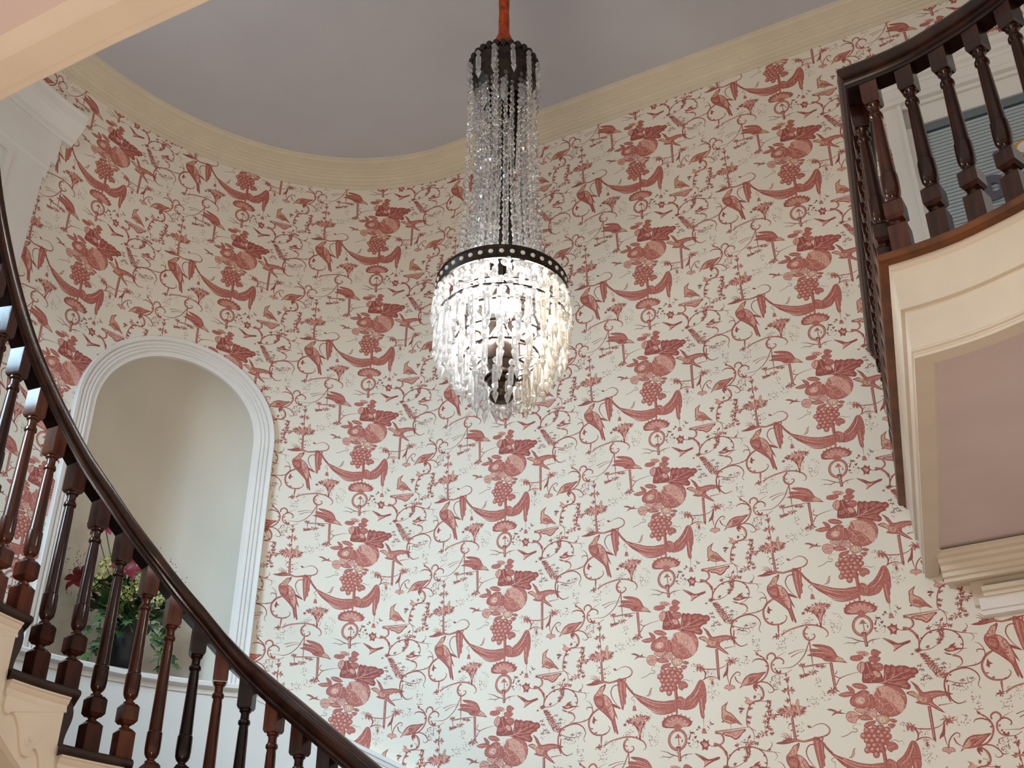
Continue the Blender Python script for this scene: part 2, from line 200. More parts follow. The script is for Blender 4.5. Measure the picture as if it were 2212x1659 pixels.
# ------------------------------------------------------------------ printed wallpaper: the pattern is cut into the wall's own faces
S = 0.857; PR = 0.7463938; S_RING = -1.8177274; Z_RING = 6.0480865
PATTERN = """D5;900;64,8 23,27
D5;801;78,-32 20,18
D5;602;96,36 13,18
D5;603;147,41 18,23
D5;2604;-227,47 27,27
D5;1205;-160,54 13,27
D5;3406;-108,26 27,50
D5;1407;-161,121 55,18
D5;3408;180,188 27,46
D5;1609;174,273 23,18
D5;2610;327,298 27,23
D5;1611;101,303 18,23
D5;2612;-250,452 32,23
D5;2213;-398,556 23,27
D5;2614;464,187 32,27
D5;1815;-192,469 32,23
D5;1416;-218,527 18,23
D5;1417;-315,353 18,23
D5;818;-364,366 9,27
D5;2419;391,367 18,41
D5;2020;343,432 36,18
D5;1221;212,469 18,32
D5;1022;300,514 23,27
D5;1023;296,91 23,23
D5;824;371,136 18,13
D5;1425;284,-56 27,18
D5;3426;-333,3 57,30
D5;1827;-356,-29 26,26
E3;0;0,-4 45,48
E2;0;0,-4 42,45
E1;0;0,-4 39,42
E3;0;0,-4 36,39
E0;0;0,-4 33,36
F2;0;-8,11 4,23 13,8 22,-1 4,4 -13,3
S3;3.7;4,4 4,-24 -3,-31
S3;3.2;4,-23 14,-29
F3;0;17,-9 24,-5 20,-20
P2;0;-8,52 16,48 11,32 -3,35
F3;0;-68,64 -63,87 -40,102 1,107 37,94 62,77 71,60 58,47 19,48 7,40 -13,48 -49,53
F2;0;-61,68 -54,84 -36,97 1,100 33,89 55,73 63,61 51,52 21,52 3,48 -17,54 -47,59
F1;0;-12,56 -35,71 -54,70 -38,58
S3;2.3;-23,60 -45,67
F1;0;-9,60 -25,81 -43,87 -33,71
S3;2.3;-18,67 -36,81
F1;0;-4,62 -8,85 -22,96 -22,80
S3;2.3;-9,71 -18,89
F1;0;2,63 10,82 2,97 -6,85
S3;2.3;2,72 2,90
F1;0;8,60 25,73 25,89 12,82
S3;2.3;13,68 22,83
F1;0;13,57 37,61 45,75 28,74
S3;2.3;22,62 39,71
F1;0;16,53 42,49 55,58 37,63
S3;2.3;26,54 47,57
E2;0;-65,83 4,4
E2;0;-55,97 4,4
E2;0;-38,106 4,4
E2;0;-18,110 4,4
E2;0;3,110 4,4
E2;0;24,104 4,4
E2;0;44,93 4,4
E2;0;61,83 4,4
E2;0;71,67 4,4
F2;0;-17,50 3,56 24,47 10,39 -8,43
F5;0;49,-6 64,20 55,-11
F5;0;55,24 80,19 67,12
F5;0;73,-1 89,3 83,-9
F5;0;67,-6 73,-15 69,-19
F5;0;85,-15 98,-29 87,-25
F5;0;47,-30 64,-44 51,-38
F5;0;42,-21 58,-23 49,-30
F5;0;100,46 107,34 98,32
F5;0;87,33 98,26 89,25
F5;0;138,42 151,24 141,31
F5;0;156,56 158,42 150,50
F5;0;158,42 172,47 164,39
P3;0;-11,-32 12,-32 9,-52 11,-97 -2,-97 -4,-52
P1;0;-3,-41 3,-41 5,-92 2,-92
S5;4.4;-2,-75 -23,-67 -38,-60 -50,-52 -67,-46 -83,-41
S5;3.5;-22,-69 -42,-74 -66,-69 -89,-70
S5;2.6;-39,-74 -49,-84
S5;2.6;-66,-69 -75,-62
S3;4.8;8,-84 22,-74 39,-71 65,-71
S5;2.6;39,-71 29,-82 38,-91
S5;2.6;8,-57 19,-42
S5;2.6;-2,-63 -15,-49
F1;0;-45,631 -29,637 -2,629 10,617 0,609 -21,612
D3;1407;-17,623 20,9
F3;0;-73,606 -67,620 -45,620 -29,620 -16,608 -21,599 -38,594 -57,597
I2;2.3;-73,606 -67,620 -45,620 -29,620 -16,608 -21,599 -38,594 -57,597
F3;0;16,613 20,631 32,635 45,628 59,615 50,610 45,602 29,605
I2;2.3;16,613 20,631 32,635 45,628 59,615 50,610 45,602 29,605
F3;0;3,602 22,607 38,602 53,594 45,581 24,577 7,584
I2;2.3;3,602 22,607 38,602 53,594 45,581 24,577 7,584
F3;0;-35,501 -33,529 -28,555 -16,584 7,585 16,564 38,542 50,513 43,493 8,493
D1;2603;-2,523 27,23
F3;0;11,563 19,576 38,576 55,567 59,554 50,540 31,541
I2;2.3;11,563 19,576 38,576 55,567 59,554 50,540 31,541
S1;2.8;15,562 31,561 50,560
F3;0;-50,566 -44,580 -28,591 -17,584 -15,568 -21,551 -34,539 -46,554
I1;2.8;-50,566 -44,580 -28,591 -17,584 -15,568 -21,551 -34,539 -46,554
S3;2.3;-28,586 -35,567 -36,545
F3;0;9,538 19,546 36,539 45,523 36,511 20,517
I1;2.8;9,538 19,546 36,539 45,523 36,511 20,517
S1;2.8;-7,587 -2,554 12,520
F3;0;27,492 45,496 55,523 59,554 69,564 82,556 92,560 106,549 120,552 134,548 148,546 163,535 181,535 193,521 191,508 176,502 178,493 160,492 150,486 143,479 153,466 151,452 141,447 120,455 102,463 81,468 55,480
F2;0;64,533 71,551 81,545 76,526
F2;0;85,531 95,549 105,540 95,525
F2;0;109,535 125,543 137,539 120,524
F2;0;137,530 155,533 165,525 144,518
F2;0;120,500 144,506 167,506 153,498 134,491
F2;0;92,483 116,487 139,483 134,475 111,473
F2;0;74,509 85,518 97,518 88,504
F2;0;115,468 134,469 143,460 129,456
F2;0;164,520 178,526 185,516 174,510
S1;4.1;24,490 55,492 88,504 125,516 162,525
S1;3.2;53,491 60,511 63,537
S1;2.8;88,504 95,520 105,536
S1;2.8;118,514 132,528
S1;2.8;74,495 106,494 143,495
S1;2.8;64,490 97,477 134,465
E3;0;61,414 69,67
E2;0;61,414 66,64
F1;0;12,468 24,477 46,477 74,465 97,443 114,409 115,380 102,356 90,370 74,394 46,423 23,434
F2;0;16,464 24,469 32,441 25,437
D2;3005;74,434 32,27
S1;2.8;-6,448 18,422 46,421
S1;2.8;-8,418 18,422 15,392 -3,399
S1;2.8;18,422 32,402 60,405 46,423
S1;2.8;32,402 22,377 8,384
S1;2.8;60,405 74,377 55,363 36,383 32,402
S1;2.8;74,377 97,368
S1;2.8;55,363 50,354
S1;2.8;36,383 25,364
S1;2.8;15,392 32,384
S1;2.8;13,458 1,442 -6,426
S1;2.8;115,426 124,416
S1;2.8;117,386 128,393
S1;2.8;115,374 124,376
S1;2.8;97,447 111,431 129,423
S1;2.8;74,377 80,354
S1;2.8;92,374 85,357
S1;2.8;3,464 -6,448
S0;2.8;1,485 -10,462 -14,428 -10,396 4,372
F3;0;-33,399 -22,418 -14,445 -5,448 2,416 -1,394 -15,390
I2;3.2;-33,399 -22,418 -14,445 -5,448 2,416 -1,394 -15,390
F3;0;-99,425 -92,448 -70,460 -51,470 -30,470 -15,459 -13,436 -20,413 -32,397 -61,399 -87,409
I2;3.7;-99,425 -92,448 -70,460 -51,470 -30,470 -15,459 -13,436 -20,413 -32,397 -61,399 -87,409
S1;3.2;-13,463 -20,437 -20,420 -32,397
E1;0;-56,430 21,17
D0;1603;-54,430 13,11
D1;1409;-39,450 18,13
F3;0;-81,498 -66,504 -39,498 -17,479 -32,472 -65,482
I2;2.3;-81,498 -66,504 -39,498 -17,479 -32,472 -65,482
S1;2.3;-75,496 -49,489 -20,479
F3;0;-143,466 -115,473 -91,472 -71,458 -94,452 -120,452
I2;2.3;-143,466 -115,473 -91,472 -71,458 -94,452 -120,452
S1;2.3;-134,465 -106,463 -75,459
F3;0;-105,499 -92,496 -74,479 -74,463 -91,470 -99,485
I2;2.3;-105,499 -92,496 -74,479 -74,463 -91,470 -99,485
S3;3.2;-75,461 -53,460 -39,465
F5;0;-86,400 -67,403 -39,394 -15,393 4,374 -1,351 -19,360 -48,371 -76,384
I1;1.8;-86,400 -67,403 -39,394 -15,393 4,374 -1,351 -19,360 -48,371 -76,384
D5;2011;-38,381 32,11
F3;0;-124,369 -114,390 -90,390 -71,375 -66,362 -80,352 -87,341 -111,347
I1;2.3;-124,369 -114,390 -90,390 -71,375 -66,362 -80,352 -87,341 -111,347
S3;2.3;-116,367 -95,367 -71,368
S3;1.8;-104,382 -92,367
S3;1.8;-104,349 -90,362
F3;0;-76,368 -52,371 -26,361 -14,347 -38,345 -64,351
I2;2.3;-76,368 -52,371 -26,361 -14,347 -38,345 -64,351
D1;1202;-48,358 18,6
F3;0;-5,347 2,360 23,362 43,353 50,338 39,324 18,322 2,331
I4;2.8;-5,347 2,360 23,362 43,353 50,338 39,324 18,322 2,331
D0;1404;20,343 13,10
F3;0;-58,321 -47,338 -26,341 -5,341 -14,326 -35,319
I2;2.3;-58,321 -47,338 -26,341 -5,341 -14,326 -35,319
F3;0;46,335 61,340 79,328 64,321
I2;1.8;46,335 61,340 79,328 64,321
F3;0;37,318 50,322 69,316 62,305 50,300 46,308
I2;1.8;37,318 50,322 69,316 62,305 50,300 46,308
S3;2.8;6,328 -5,313 -14,306
S3;2.8;9,328 16,305
E3;0;-14,310 14,14
E2;0;-14,310 12,11
E1;0;-17,313 6,6
E3;0;10,308 14,14
E2;0;10,308 12,11
E1;0;7,311 6,6
E3;0;33,298 14,14
E2;0;33,298 12,11
E1;0;31,301 6,6
E3;0;-47,306 14,14
E2;0;-47,306 12,11
E1;0;-49,309 6,6
E3;0;-25,301 14,14
E2;0;-25,301 12,11
E1;0;-27,303 6,6
E3;0;0,294 14,14
E2;0;0,294 12,11
E1;0;-3,296 6,6
E3;0;22,284 14,14
E2;0;22,284 12,11
E1;0;20,287 6,6
E3;0;-63,286 14,14
E2;0;-63,286 12,11
E1;0;-66,288 6,6
E3;0;-42,281 14,14
E2;0;-42,281 12,11
E1;0;-44,284 6,6
E3;0;-20,278 14,14
E2;0;-20,278 12,11
E1;0;-22,281 6,6
E3;0;34,271 14,14
E2;0;34,271 12,11
E1;0;32,273 6,6
E3;0;9,277 14,14
E2;0;9,277 12,11
E1;0;7,279 6,6
E3;0;-52,267 14,14
E2;0;-52,267 12,11
E1;0;-55,269 6,6
E3;0;-32,261 14,14
E2;0;-32,261 12,11
E1;0;-34,264 6,6
E3;0;-9,263 14,14
E2;0;-9,263 12,11
E1;0;-12,265 6,6
E3;0;21,252 14,14
E2;0;21,252 12,11
E1;0;18,254 6,6
E3;0;-46,245 14,14
E2;0;-46,245 12,11
E1;0;-49,247 6,6
E3;0;-26,243 14,14
E2;0;-26,243 12,11
E1;0;-28,246 6,6
E3;0;0,241 14,14
E2;0;0,241 12,11
E1;0;-2,244 6,6
E3;0;10,256 14,14
E2;0;10,256 12,11
E1;0;8,259 6,6
E3;0;-56,228 14,14
E2;0;-56,228 12,11
E1;0;-59,230 6,6
E3;0;-36,227 14,14
E2;0;-36,227 12,11
E1;0;-38,230 6,6
E3;0;-14,224 14,14
E2;0;-14,224 12,11
E1;0;-16,227 6,6
E3;0;4,223 14,14
E2;0;4,223 12,11
E1;0;1,226 6,6
E3;0;-24,206 14,14
E2;0;-24,206 12,11
E1;0;-26,209 6,6
P2;0;-2,244 10,244 14,168 0,169
P3;0;8,242 12,242 16,169 10,169
F3;0;19,228 25,243 39,250 55,245 66,230 61,217 46,216 37,208 25,216
I2;2.3;19,228 25,243 39,250 55,245 66,230 61,217 46,216 37,208 25,216
S1;2.3;23,225 41,232 57,232
S5;2.8;-153,292 -127,298 -107,308 -89,305 -87,318 -100,318 -97,333 -80,338 -64,332
S5;2.3;37,252 57,255 71,246 85,248 89,230
F3;0;-226,281 -206,243 -182,223 -144,205 -102,185 -50,172 3,172 11,153 11,127 -27,114 -73,115 -110,132 -134,158 -162,180 -186,209 -211,239 -232,270
I2;2.8;-226,281 -206,243 -182,223 -144,205 -102,185 -50,172 3,172 11,153 11,127 -27,114 -73,115 -110,132 -134,158 -162,180 -186,209 -211,239 -232,270
S3;2.8;-216,260 -177,208 -129,167 -64,144 7,149
S3;2.8;-206,239 -158,184 -110,145 -50,125 5,133
S3;2.8;-187,221 -130,188 -64,160 5,162
S1;3.7;-196,224 -148,189 -87,154 -36,143
S1;3.7;-158,205 -101,175 -41,161 3,160
S1;3.7;-129,156 -82,132 -27,127
S0;3.2;-157,175 -119,142 -87,126 -50,120
F3;0;51,171 73,185 96,210 114,238 127,244 139,234 147,200 144,156 119,165 105,142 87,124 51,119 32,129
I2;2.8;51,171 73,185 96,210 114,238 127,244 139,234 147,200 144,156 119,165 105,142 87,124 51,119 32,129
S3;2.8;119,232 101,197 73,168 42,148
S3;2.8;128,226 110,183 83,150 46,130
S3;2.8;133,225 135,179
S1;3.7;124,227 105,188 69,156
S1;3.7;110,200 87,170 51,155
S1;3.7;96,160 73,134
F3;0;112,174 144,169 142,140 137,133 135,110 130,105 130,76 119,74 112,93 110,137
I2;2.8;112,174 144,169 142,140 137,133 135,110 130,105 130,76 119,74 112,93 110,137
S1;3.7;121,160 121,123 124,85
S3;2.8;132,163 128,122
F3;0;10,174 21,185 37,178 51,163 51,140 39,125 19,126 8,145
I2;2.8;10,174 21,185 37,178 51,163 51,140 39,125 19,126 8,145
S1;3.2;19,172 32,166 33,137
S3;2.3;14,165 28,154 23,134
S1;2.8;39,173 45,151 37,132
P2;0;-1,125 11,124 9,106 1,108
F3;0;-269,302 -256,307 -234,296 -228,272 -231,238 -227,221 -234,209 -233,187 -242,182 -247,159 -255,169 -262,209 -269,262
I2;2.8;-269,302 -256,307 -234,296 -228,272 -231,238 -227,221 -234,209 -233,187 -242,182 -247,159 -255,169 -262,209 -269,262
S1;3.7;-255,290 -255,242 -250,181
S3;2.8;-244,288 -244,232 -245,198
S1;2.8;-237,278 -239,231
S3;3.2;124,77 123,30
P2;0;117,31 129,29 135,6 111,9
S1;2.3;114,17 132,14
S3;2.8;-200,242 -192,217 -205,209 -199,197 -190,200
S3;2.8;-193,198 -193,170
P2;0;-199,173 -188,171 -183,147 -204,150
F5;0;-140,206 -125,212 -117,228 -112,238 -100,243 -107,235 -109,218 -116,208 -129,206
I4;1.8;-140,206 -125,212 -117,228 -112,238 -100,243 -107,235 -109,218 -116,208 -129,206
S5;1.8;-123,208 -120,193
F3;0;-429,301 -400,306 -381,311 -338,309 -308,298 -265,304 -236,302 -234,292 -265,293 -308,290 -337,297 -371,293 -400,293
S1;2.8;-381,302 -337,303 -303,295 -255,299
S3;2.8;-374,310 -394,324 -406,326
S3;2.8;-371,310 -388,330 -404,337
S3;2.8;-367,311 -380,333 -395,343
S3;2.8;-362,310 -371,329 -378,338
S3;2.8;-357,309 -360,325 -358,334
L3;1201;-376,308 22,10
E3;0;-236,296 10,10
E1;0;-236,296 6,6
T3;6.0;-246,302 -227,304 -205,310 -195,327 -203,344 -218,355 -235,358 -252,354 -266,348 -282,351
S1;2.3;-227,306 -208,313 -200,328 -209,347
F3;0;-288,357 -275,355 -271,346 -281,346
P3;0;-349,306 -351,399 -341,397 -336,303
P1;0;-345,307 -347,396 -345,396 -342,307
S3;3.7;-345,398 -346,470 -350,589
J3;2103;-371,429 46,22
J3;2309;-320,422 48,25
J2;1503;-352,428 41,11
L3;6402;-347,426 75,30
L2;3005;-347,429 59,20
L1;2608;-342,426 57,19
L3;2004;-346,513 32,15
J3;904;-346,513 13,7
L1;604;-346,513 18,8
L3;1205;-349,561 15,10
L3;1006;-355,471 13,10
L3;506;-350,582 5,7
F5;0;-325,439 -322,461 -313,473 -308,463 -310,441 -307,404 -318,402
I4;1.8;-325,439 -322,461 -313,473 -308,463 -310,441 -307,404 -318,402
J3;506;-355,373 7,5
J3;508;-332,360 7,5
J3;503;-354,346 7,5
J3;504;-329,337 7,5
J3;508;-331,320 7,5
S3;5.1;-261,277 -288,276 -303,255 -301,230 -286,200 -259,168
F3;0;-307,197 -286,191 -266,175 -256,165 -275,172 -295,182
F3;0;-339,287 -331,293 -327,284 -336,264 -344,247 -327,238 -308,217 -296,189 -288,162 -274,121 -290,141 -283,93 -276,58 -284,58 -289,73 -294,60 -305,105 -313,125 -347,162 -377,191 -391,225 -387,246 -371,260 -356,281
I2;4.5;-339,287 -331,293 -327,284 -336,264 -344,247 -327,238 -308,217 -296,189 -288,162 -274,121 -290,141 -283,93 -276,58 -284,58 -289,73 -294,60 -305,105 -313,125 -347,162 -377,191 -391,225 -387,246 -371,260 -356,281
F4;0;-353,278 -339,280 -342,261 -350,245 -371,242 -381,245 -369,258
D2;1604;-362,256 13,13
F1;0;-340,237 -325,232 -308,208 -300,181 -294,154 -298,125 -308,139 -323,167 -334,195
D3;4006;-317,188 13,36
F3;0;-382,233 -364,238 -340,226 -336,204 -348,182 -363,189 -377,208
F2;0;-377,230 -363,233 -345,225 -343,207 -352,191 -363,196 -374,212
S3;2.3;-334,195 -328,168 -311,131
S3;2.3;-343,183 -325,151 -314,130
S3;2.3;-300,125 -290,73
S3;2.3;-295,142 -282,68
S3;9.2;-366,182 -395,168 -414,142 -418,113 -408,84 -384,66 -348,62 -325,72 -316,88 -323,98
S1;2.8;-376,173 -399,157 -412,134 -413,108 -402,83 -381,70
F3;0;-398,140 -392,153 -387,139 -374,130 -388,129 -390,116 -400,123
T3;5.5;-405,150 -397,174 -401,201 -414,220 -429,226
S3;4.6;-399,190 -415,196 -427,192 -424,182
S3;5.1;-408,150 -427,139 -450,134 -487,134 -514,138
S3;2.8;-445,135 -437,146
S3;8.3;-358,60 -360,38 -362,13
L3;1203;-370,9 17,11
S3;7.9;-350,12 -323,25 -289,33 -234,38 -190,28 -160,9 -148,-12 -153,-25 -162,-27
S1;2.6;-335,20 -289,31 -234,35 -194,27
S3;8.8;-231,31 -249,16 -252,-5 -241,-25 -222,-30 -206,-19 -209,-7 -219,-8
S1;2.6;-237,23 -247,7 -245,-11 -233,-24
S3;6.2;-232,-31 -231,-100 -229,-168
S1;1.8;-232,-38 -229,-162
S3;4.4;-233,-34 -243,-56 -261,-90 -292,-120 -324,-135 -354,-134 -383,-131
T3;4.0;-330,-77 -284,-66 -233,-70
T3;4.0;-320,-91 -279,-76 -234,-77
F3;0;-85,-154 -100,-150 -120,-144 -154,-138 -179,-130 -190,-117 -221,-104 -253,-94 -223,-88 -237,-75 -224,-69 -194,-75 -226,-52 -196,-54 -165,-64 -143,-77 -129,-99 -122,-117 -102,-131 -93,-145
I2;4.0;-85,-154 -100,-150 -120,-144 -154,-138 -179,-130 -190,-117 -221,-104 -253,-94 -223,-88 -237,-75 -224,-69 -194,-75 -226,-52 -196,-54 -165,-64 -143,-77 -129,-99 -122,-117 -102,-131 -93,-145
F4;0;-122,-121 -104,-132 -96,-145 -120,-141 -136,-134 -128,-125
S3;3.1;-217,-58 -178,-68 -150,-86
S3;3.1;-223,-80 -185,-86 -149,-103
S3;3.1;-235,-91 -192,-99 -161,-112 -139,-117
S3;3.1;-181,-121 -160,-126 -143,-128
S1;2.6;-212,-64 -172,-77 -141,-99
S1;2.6;-219,-87 -179,-95 -148,-110
J3;903;-161,-117 17,7
S3;7.0;-277,-142 -218,-141 -150,-142
S1;2.2;-273,-142 -154,-142
P3;0;-160,-141 -147,-141 -145,-254 -156,-254
P1;0;-155,-145 -152,-145 -149,-250 -152,-250
L3;1604;-161,-260 24,15
S3;5.3;-276,-135 -270,-180
S3;4.4;-282,-181 -227,-176
L3;1001;-278,-133 14,9
L3;1000;-278,-181 16,11
L3;1002;-232,-171 21,11
L3;1000;-259,-178 9,7
L3;1003;-191,-152 15,9
L3;1003;-211,-148 9,6
S3;4.0;-143,-194 -136,-186 -132,-178
T3;4.8;-144,-239 -127,-215 -98,-205 -64,-200 -36,-198
S3;4.0;-145,-199 -131,-210 -114,-210
J3;1701;-177,100 36,15
L3;4401;-177,105 55,25
L3;1206;-222,105 18,12
L3;1203;-135,106 18,11
L2;2005;-179,105 41,17
L1;1808;-177,105 41,16
F3;0;-208,97 -179,87 -145,87 -160,66 -168,43 -171,16 -178,17 -180,49 -192,75
F1;0;-197,90 -179,83 -156,83 -166,67 -172,39 -176,40 -179,65 -187,79
D3;2202;-176,73 13,16
J3;806;-242,93 11,9
S3;6.4;247,368 301,370
S1;2.3;252,369 297,369
P3;0;204,371 217,369 215,241 213,226 203,242
P1;0;208,366 211,365 210,246 207,247
F3;0;130,433 143,439 162,437 181,419 167,458 154,482 181,458 196,429 226,429 262,426 312,405 261,403 233,399 228,383 245,363 267,335 239,351 211,373 184,380 159,392 174,397 161,412
I2;4.0;130,433 143,439 162,437 181,419 167,458 154,482 181,458 196,429 226,429 262,426 312,405 261,403 233,399 228,383 245,363 267,335 239,351 211,373 184,380 159,392 174,397 161,412
F4;0;138,431 150,435 164,432 184,413 207,405 202,388 184,392 168,408 159,419
D2;1404;180,405 20,11
S1;2.8;203,414 239,416 293,408
S1;2.8;207,405 239,407 266,407
S1;2.8;211,382 234,365 256,344
S1;2.8;166,452 184,426
T3;3.2;198,406 193,393
T3;3.2;221,407 216,393
T3;3.2;243,406 239,392
T3;3.2;266,405 261,391
T3;3.2;284,404 279,390
S3;5.5;131,294 165,285 210,281 237,287 260,299
S1;1.8;147,290 205,282 233,287
L2;1602;125,297 23,16
L3;802;128,296 12,8
L2;1803;273,306 28,20
L3;905;269,304 13,10
S3;6.9;140,290 150,271 147,252 138,240
S3;5.1;136,241 160,250 187,248 212,229
J4;905;176,239 20,10
J3;905;178,222 8,16
F3;0;259,299 255,268 250,248 236,242 227,235 232,251 243,266 251,290
S3;4.1;247,261 250,227 256,198
S3;5.1;256,198 262,223 277,243 295,253 306,246 302,235 294,239
S3;5.5;282,236 289,214 309,198
F3;0;229,190 236,202 256,203 276,195 278,182 262,181 253,174 244,184
I1;2.3;229,190 236,202 256,203 276,195 278,182 262,181 253,174 244,184
S3;1.8;256,201 253,176
F3;0;297,177 308,198 327,225 356,237 387,235 424,236 406,221 386,203 364,190 335,187 313,188
I2;4.0;297,177 308,198 327,225 356,237 387,235 424,236 406,221 386,203 364,190 335,187 313,188
F4;0;303,189 313,199 327,214 343,224 338,199 320,191
J3;1103;356,213 25,11
S1;2.8;338,224 369,227 400,231
S1;2.8;351,197 377,214 400,224
S3;7.4;364,189 395,198 419,217 433,246 432,271 417,297 396,314 386,326 394,334 412,331
S1;2.3;426,238 428,267 413,295
S3;6.0;421,286 397,296 375,294 365,284
J3;602;391,318 7,9
S3;5.1;364,194 394,195 422,186 441,166 448,150 436,142 424,145 421,155
S3;3.7;444,155 458,151 473,153
S3;7.8;434,287 435,304 453,313 468,302 468,286 452,272 447,250 456,229 478,218 508,216 534,228
S1;2.3;458,278 452,255 459,233
S3;6.0;466,285 487,286 503,272 501,258 496,262
T3;3.2;472,288 494,300 519,309
F3;0;463,228 470,238 476,226 487,234 487,221 478,219
T3;4.1;442,194 447,208 469,215 491,217
F3;0;364,189 357,180 363,164 372,156 368,172 378,166 377,181
S3;8.3;372,189 393,170 401,148 397,128 379,115 357,114 335,99 320,67 314,23 327,7 350,-10
S1;2.8;387,168 394,149 389,129
F1;0;313,119 323,130 316,141 334,134 340,123 353,119 338,107 320,108
S3;2.3;316,140 327,127 314,118
S3;3.2;377,116 401,109 420,110 424,87 412,53 406,17 393,-9 375,-30
L3;1108;420,104 13,9
L3;1103;415,84 15,11
L3;1100;419,64 13,10
L3;1103;407,43 20,16
L3;1106;433,40 16,12
L3;1107;400,22 20,11
L3;1104;402,0 13,9
L3;1102;382,-25 25,15
L3;1101;416,-12 10,7
L3;1106;418,-30 11,6
L3;1104;356,-35 10,7
L3;1100;330,49 11,5
L3;1108;323,30 8,6
L3;1101;339,88 9,5
J1;702;409,43 10,7
J1;702;431,42 10,7
J1;702;382,-25 10,7
F5;0;283,93 296,98 311,89 298,85
F5;0;287,82 304,84 291,73
F5;0;354,135 369,137 360,126
F5;0;362,142 367,133 360,133
S3;3.2;327,7 339,-13 340,-41 331,-63
F3;0;310,-36 326,-23 323,-38
F3;0;208,86 210,111 221,119 241,131 233,115 229,105 231,91 252,78 273,50 296,20 268,34 244,33 218,45 206,63
I4;4.0;208,86 210,111 221,119 241,131 233,115 229,105 231,91 252,78 273,50 296,20 268,34 244,33 218,45 206,63
J2;1303;234,62 23,14
F2;0;247,62 269,50 290,25 264,37 242,42
S3;2.8;220,58 242,50 268,38
S3;2.8;244,35 243,10
F3;0;203,48 212,52 214,42
S3;7.4;171,9 233,9 325,10
S1;2.8;180,9 250,10 316,10
F3;0;201,2 250,2 306,4 303,-7 291,-13 281,-26 259,-37 239,-22 219,-16
F1;0;209,-2 250,-2 299,0 289,-9 276,-21 259,-31 243,-18 222,-11
S2;3.2;224,-5 246,-7 261,-21 274,-7 289,-5
J3;703;178,4 10,7
S3;7.8;180,1 198,-4 207,-21 204,-39 184,-50 158,-51 136,-42
S1;2.3;193,-7 201,-20 198,-36 180,-45
F3;0;98,-27 113,-23 118,-13 131,-26 140,-19 139,-37 145,-44 135,-51 131,-66 118,-58 107,-63 109,-47
F1;0;107,-30 122,-31 136,-41 127,-49 118,-50 118,-42
S3;2.3;105,-29 136,-42
T3;13.2;161,-42 184,-51 205,-73 216,-98 214,-123 209,-144
S1;3.1;180,-53 201,-75 208,-100
J3;903;213,-87 8,13
J3;1104;207,-145 21,13
J3;604;181,-157 8,6
S3;5.7;211,-144 219,-114 244,-86 275,-73 317,-73 349,-83 374,-105 385,-132 381,-160 363,-177 336,-185 308,-176
S3;3.5;216,-146 248,-148 279,-137 301,-118
L3;1105;316,-56 22,17
L3;1100;310,-79 16,13
L3;1108;309,-97 12,11
L3;1105;298,-113 13,10
L3;1102;292,-126 7,7
L3;1100;263,-59 9,7
L3;1108;348,-62 13,7
L3;1100;247,-136 6,6
J1;702;316,-58 9,7
T3;4.8;354,-85 387,-99 416,-106 447,-114
S3;3.5;390,-97 409,-85 414,-71 407,-62
J3;701;401,-95 9,6
S3;2.6;421,-107 431,-125 417,-141
F3;0;307,-156 325,-153 334,-143 357,-137 347,-150 362,-148 353,-157 400,-167 367,-167 340,-171 317,-168
F1;0;316,-159 335,-156 348,-158 340,-167
F3;0;301,-168 322,-175 336,-185 322,-181
T3;8.8;336,-186 360,-196 369,-213 363,-229 343,-239
S3;3.5;219,-160 242,-203 285,-259
L3;1000;224,-167 13,10
L3;1001;229,-176 14,10
L3;1002;235,-186 16,10
L3;1003;240,-195 18,10
L3;1004;246,-204 20,10
L3;1005;251,-213 22,10
L3;1006;257,-222 23,10
L3;1007;262,-231 25,10
L3;1008;268,-240 25,10
L3;1000;273,-249 25,10
L3;1001;278,-259 25,10
J1;500;237,-190 6,4
J1;501;243,-200 6,4
J1;502;249,-210 6,4
J1;503;256,-220 6,4
J1;504;262,-230 6,4
J1;505;268,-240 6,4
J1;506;275,-250 6,4
J3;1103;285,-263 14,14
J1;503;285,-263 6,6
L5;603;202,-209 11,6
L5;607;222,-254 11,6
L5;603;205,-267 11,6
L5;606;296,-213 11,6
L5;605;293,-230 11,6
L5;601;273,-193 11,6
L5;604;207,-226 11,6
L5;600;232,-267 11,6
S3;7.0;296,-370 284,-327 285,-293 303,-260 339,-245 380,-245 410,-265 421,-292 411,-318 419,-334
S1;2.2;292,-303 308,-266 339,-249 376,-249
S3;3.5;291,-281 328,-298 365,-306 392,-301 408,-290
S3;2.6;387,-301 384,-321
S3;2.6;378,-303 373,-286 380,-280
S3;6.0;299,444 294,410 302,383 321,366 342,367 354,375
S3;2.8;342,367 357,367
L5;601;319,-305 9,6
L5;605;338,-311 9,6
L5;600;355,-292 9,6
L5;608;391,-288 9,6
F3;0;71,-70 92,-78 110,-88 130,-102 151,-102 181,-97 181,-108 156,-114 130,-125 107,-136 116,-116 98,-96
F1;0;114,-106 129,-110 147,-111 126,-120 113,-129
S4;2.2;83,-78 106,-92
F5;0;-198,411 -181,413 -162,404 -151,397 -135,406 -142,393 -116,383 -150,388 -164,389 -183,381 -171,393 -167,398
F2;0;-186,410 -162,400 -143,392 -167,395
F3;0;-405,128 -391,133 -393,125
F3;0;-411,99 -397,97 -403,92
F3;0;-391,76 -379,80 -382,71
F3;0;-348,63 -339,70 -337,63
F3;0;458,241 468,246 464,236
F3;0;453,259 462,266 460,256
F3;0;425,276 420,286 431,283
F3;0;429,255 420,261 431,263
F3;0;406,301 400,309 410,306
F3;0;389,133 399,117 386,124
F3;0;328,88 339,84 331,79
F3;0;319,59 332,56 321,51
F3;0;316,39 327,33 317,32
F3;0;353,113 359,101 346,108
F3;0;333,101 327,111 340,104
F3;0;-243,-2 -236,2 -238,-7
F3;0;-195,31 -187,39 -188,28
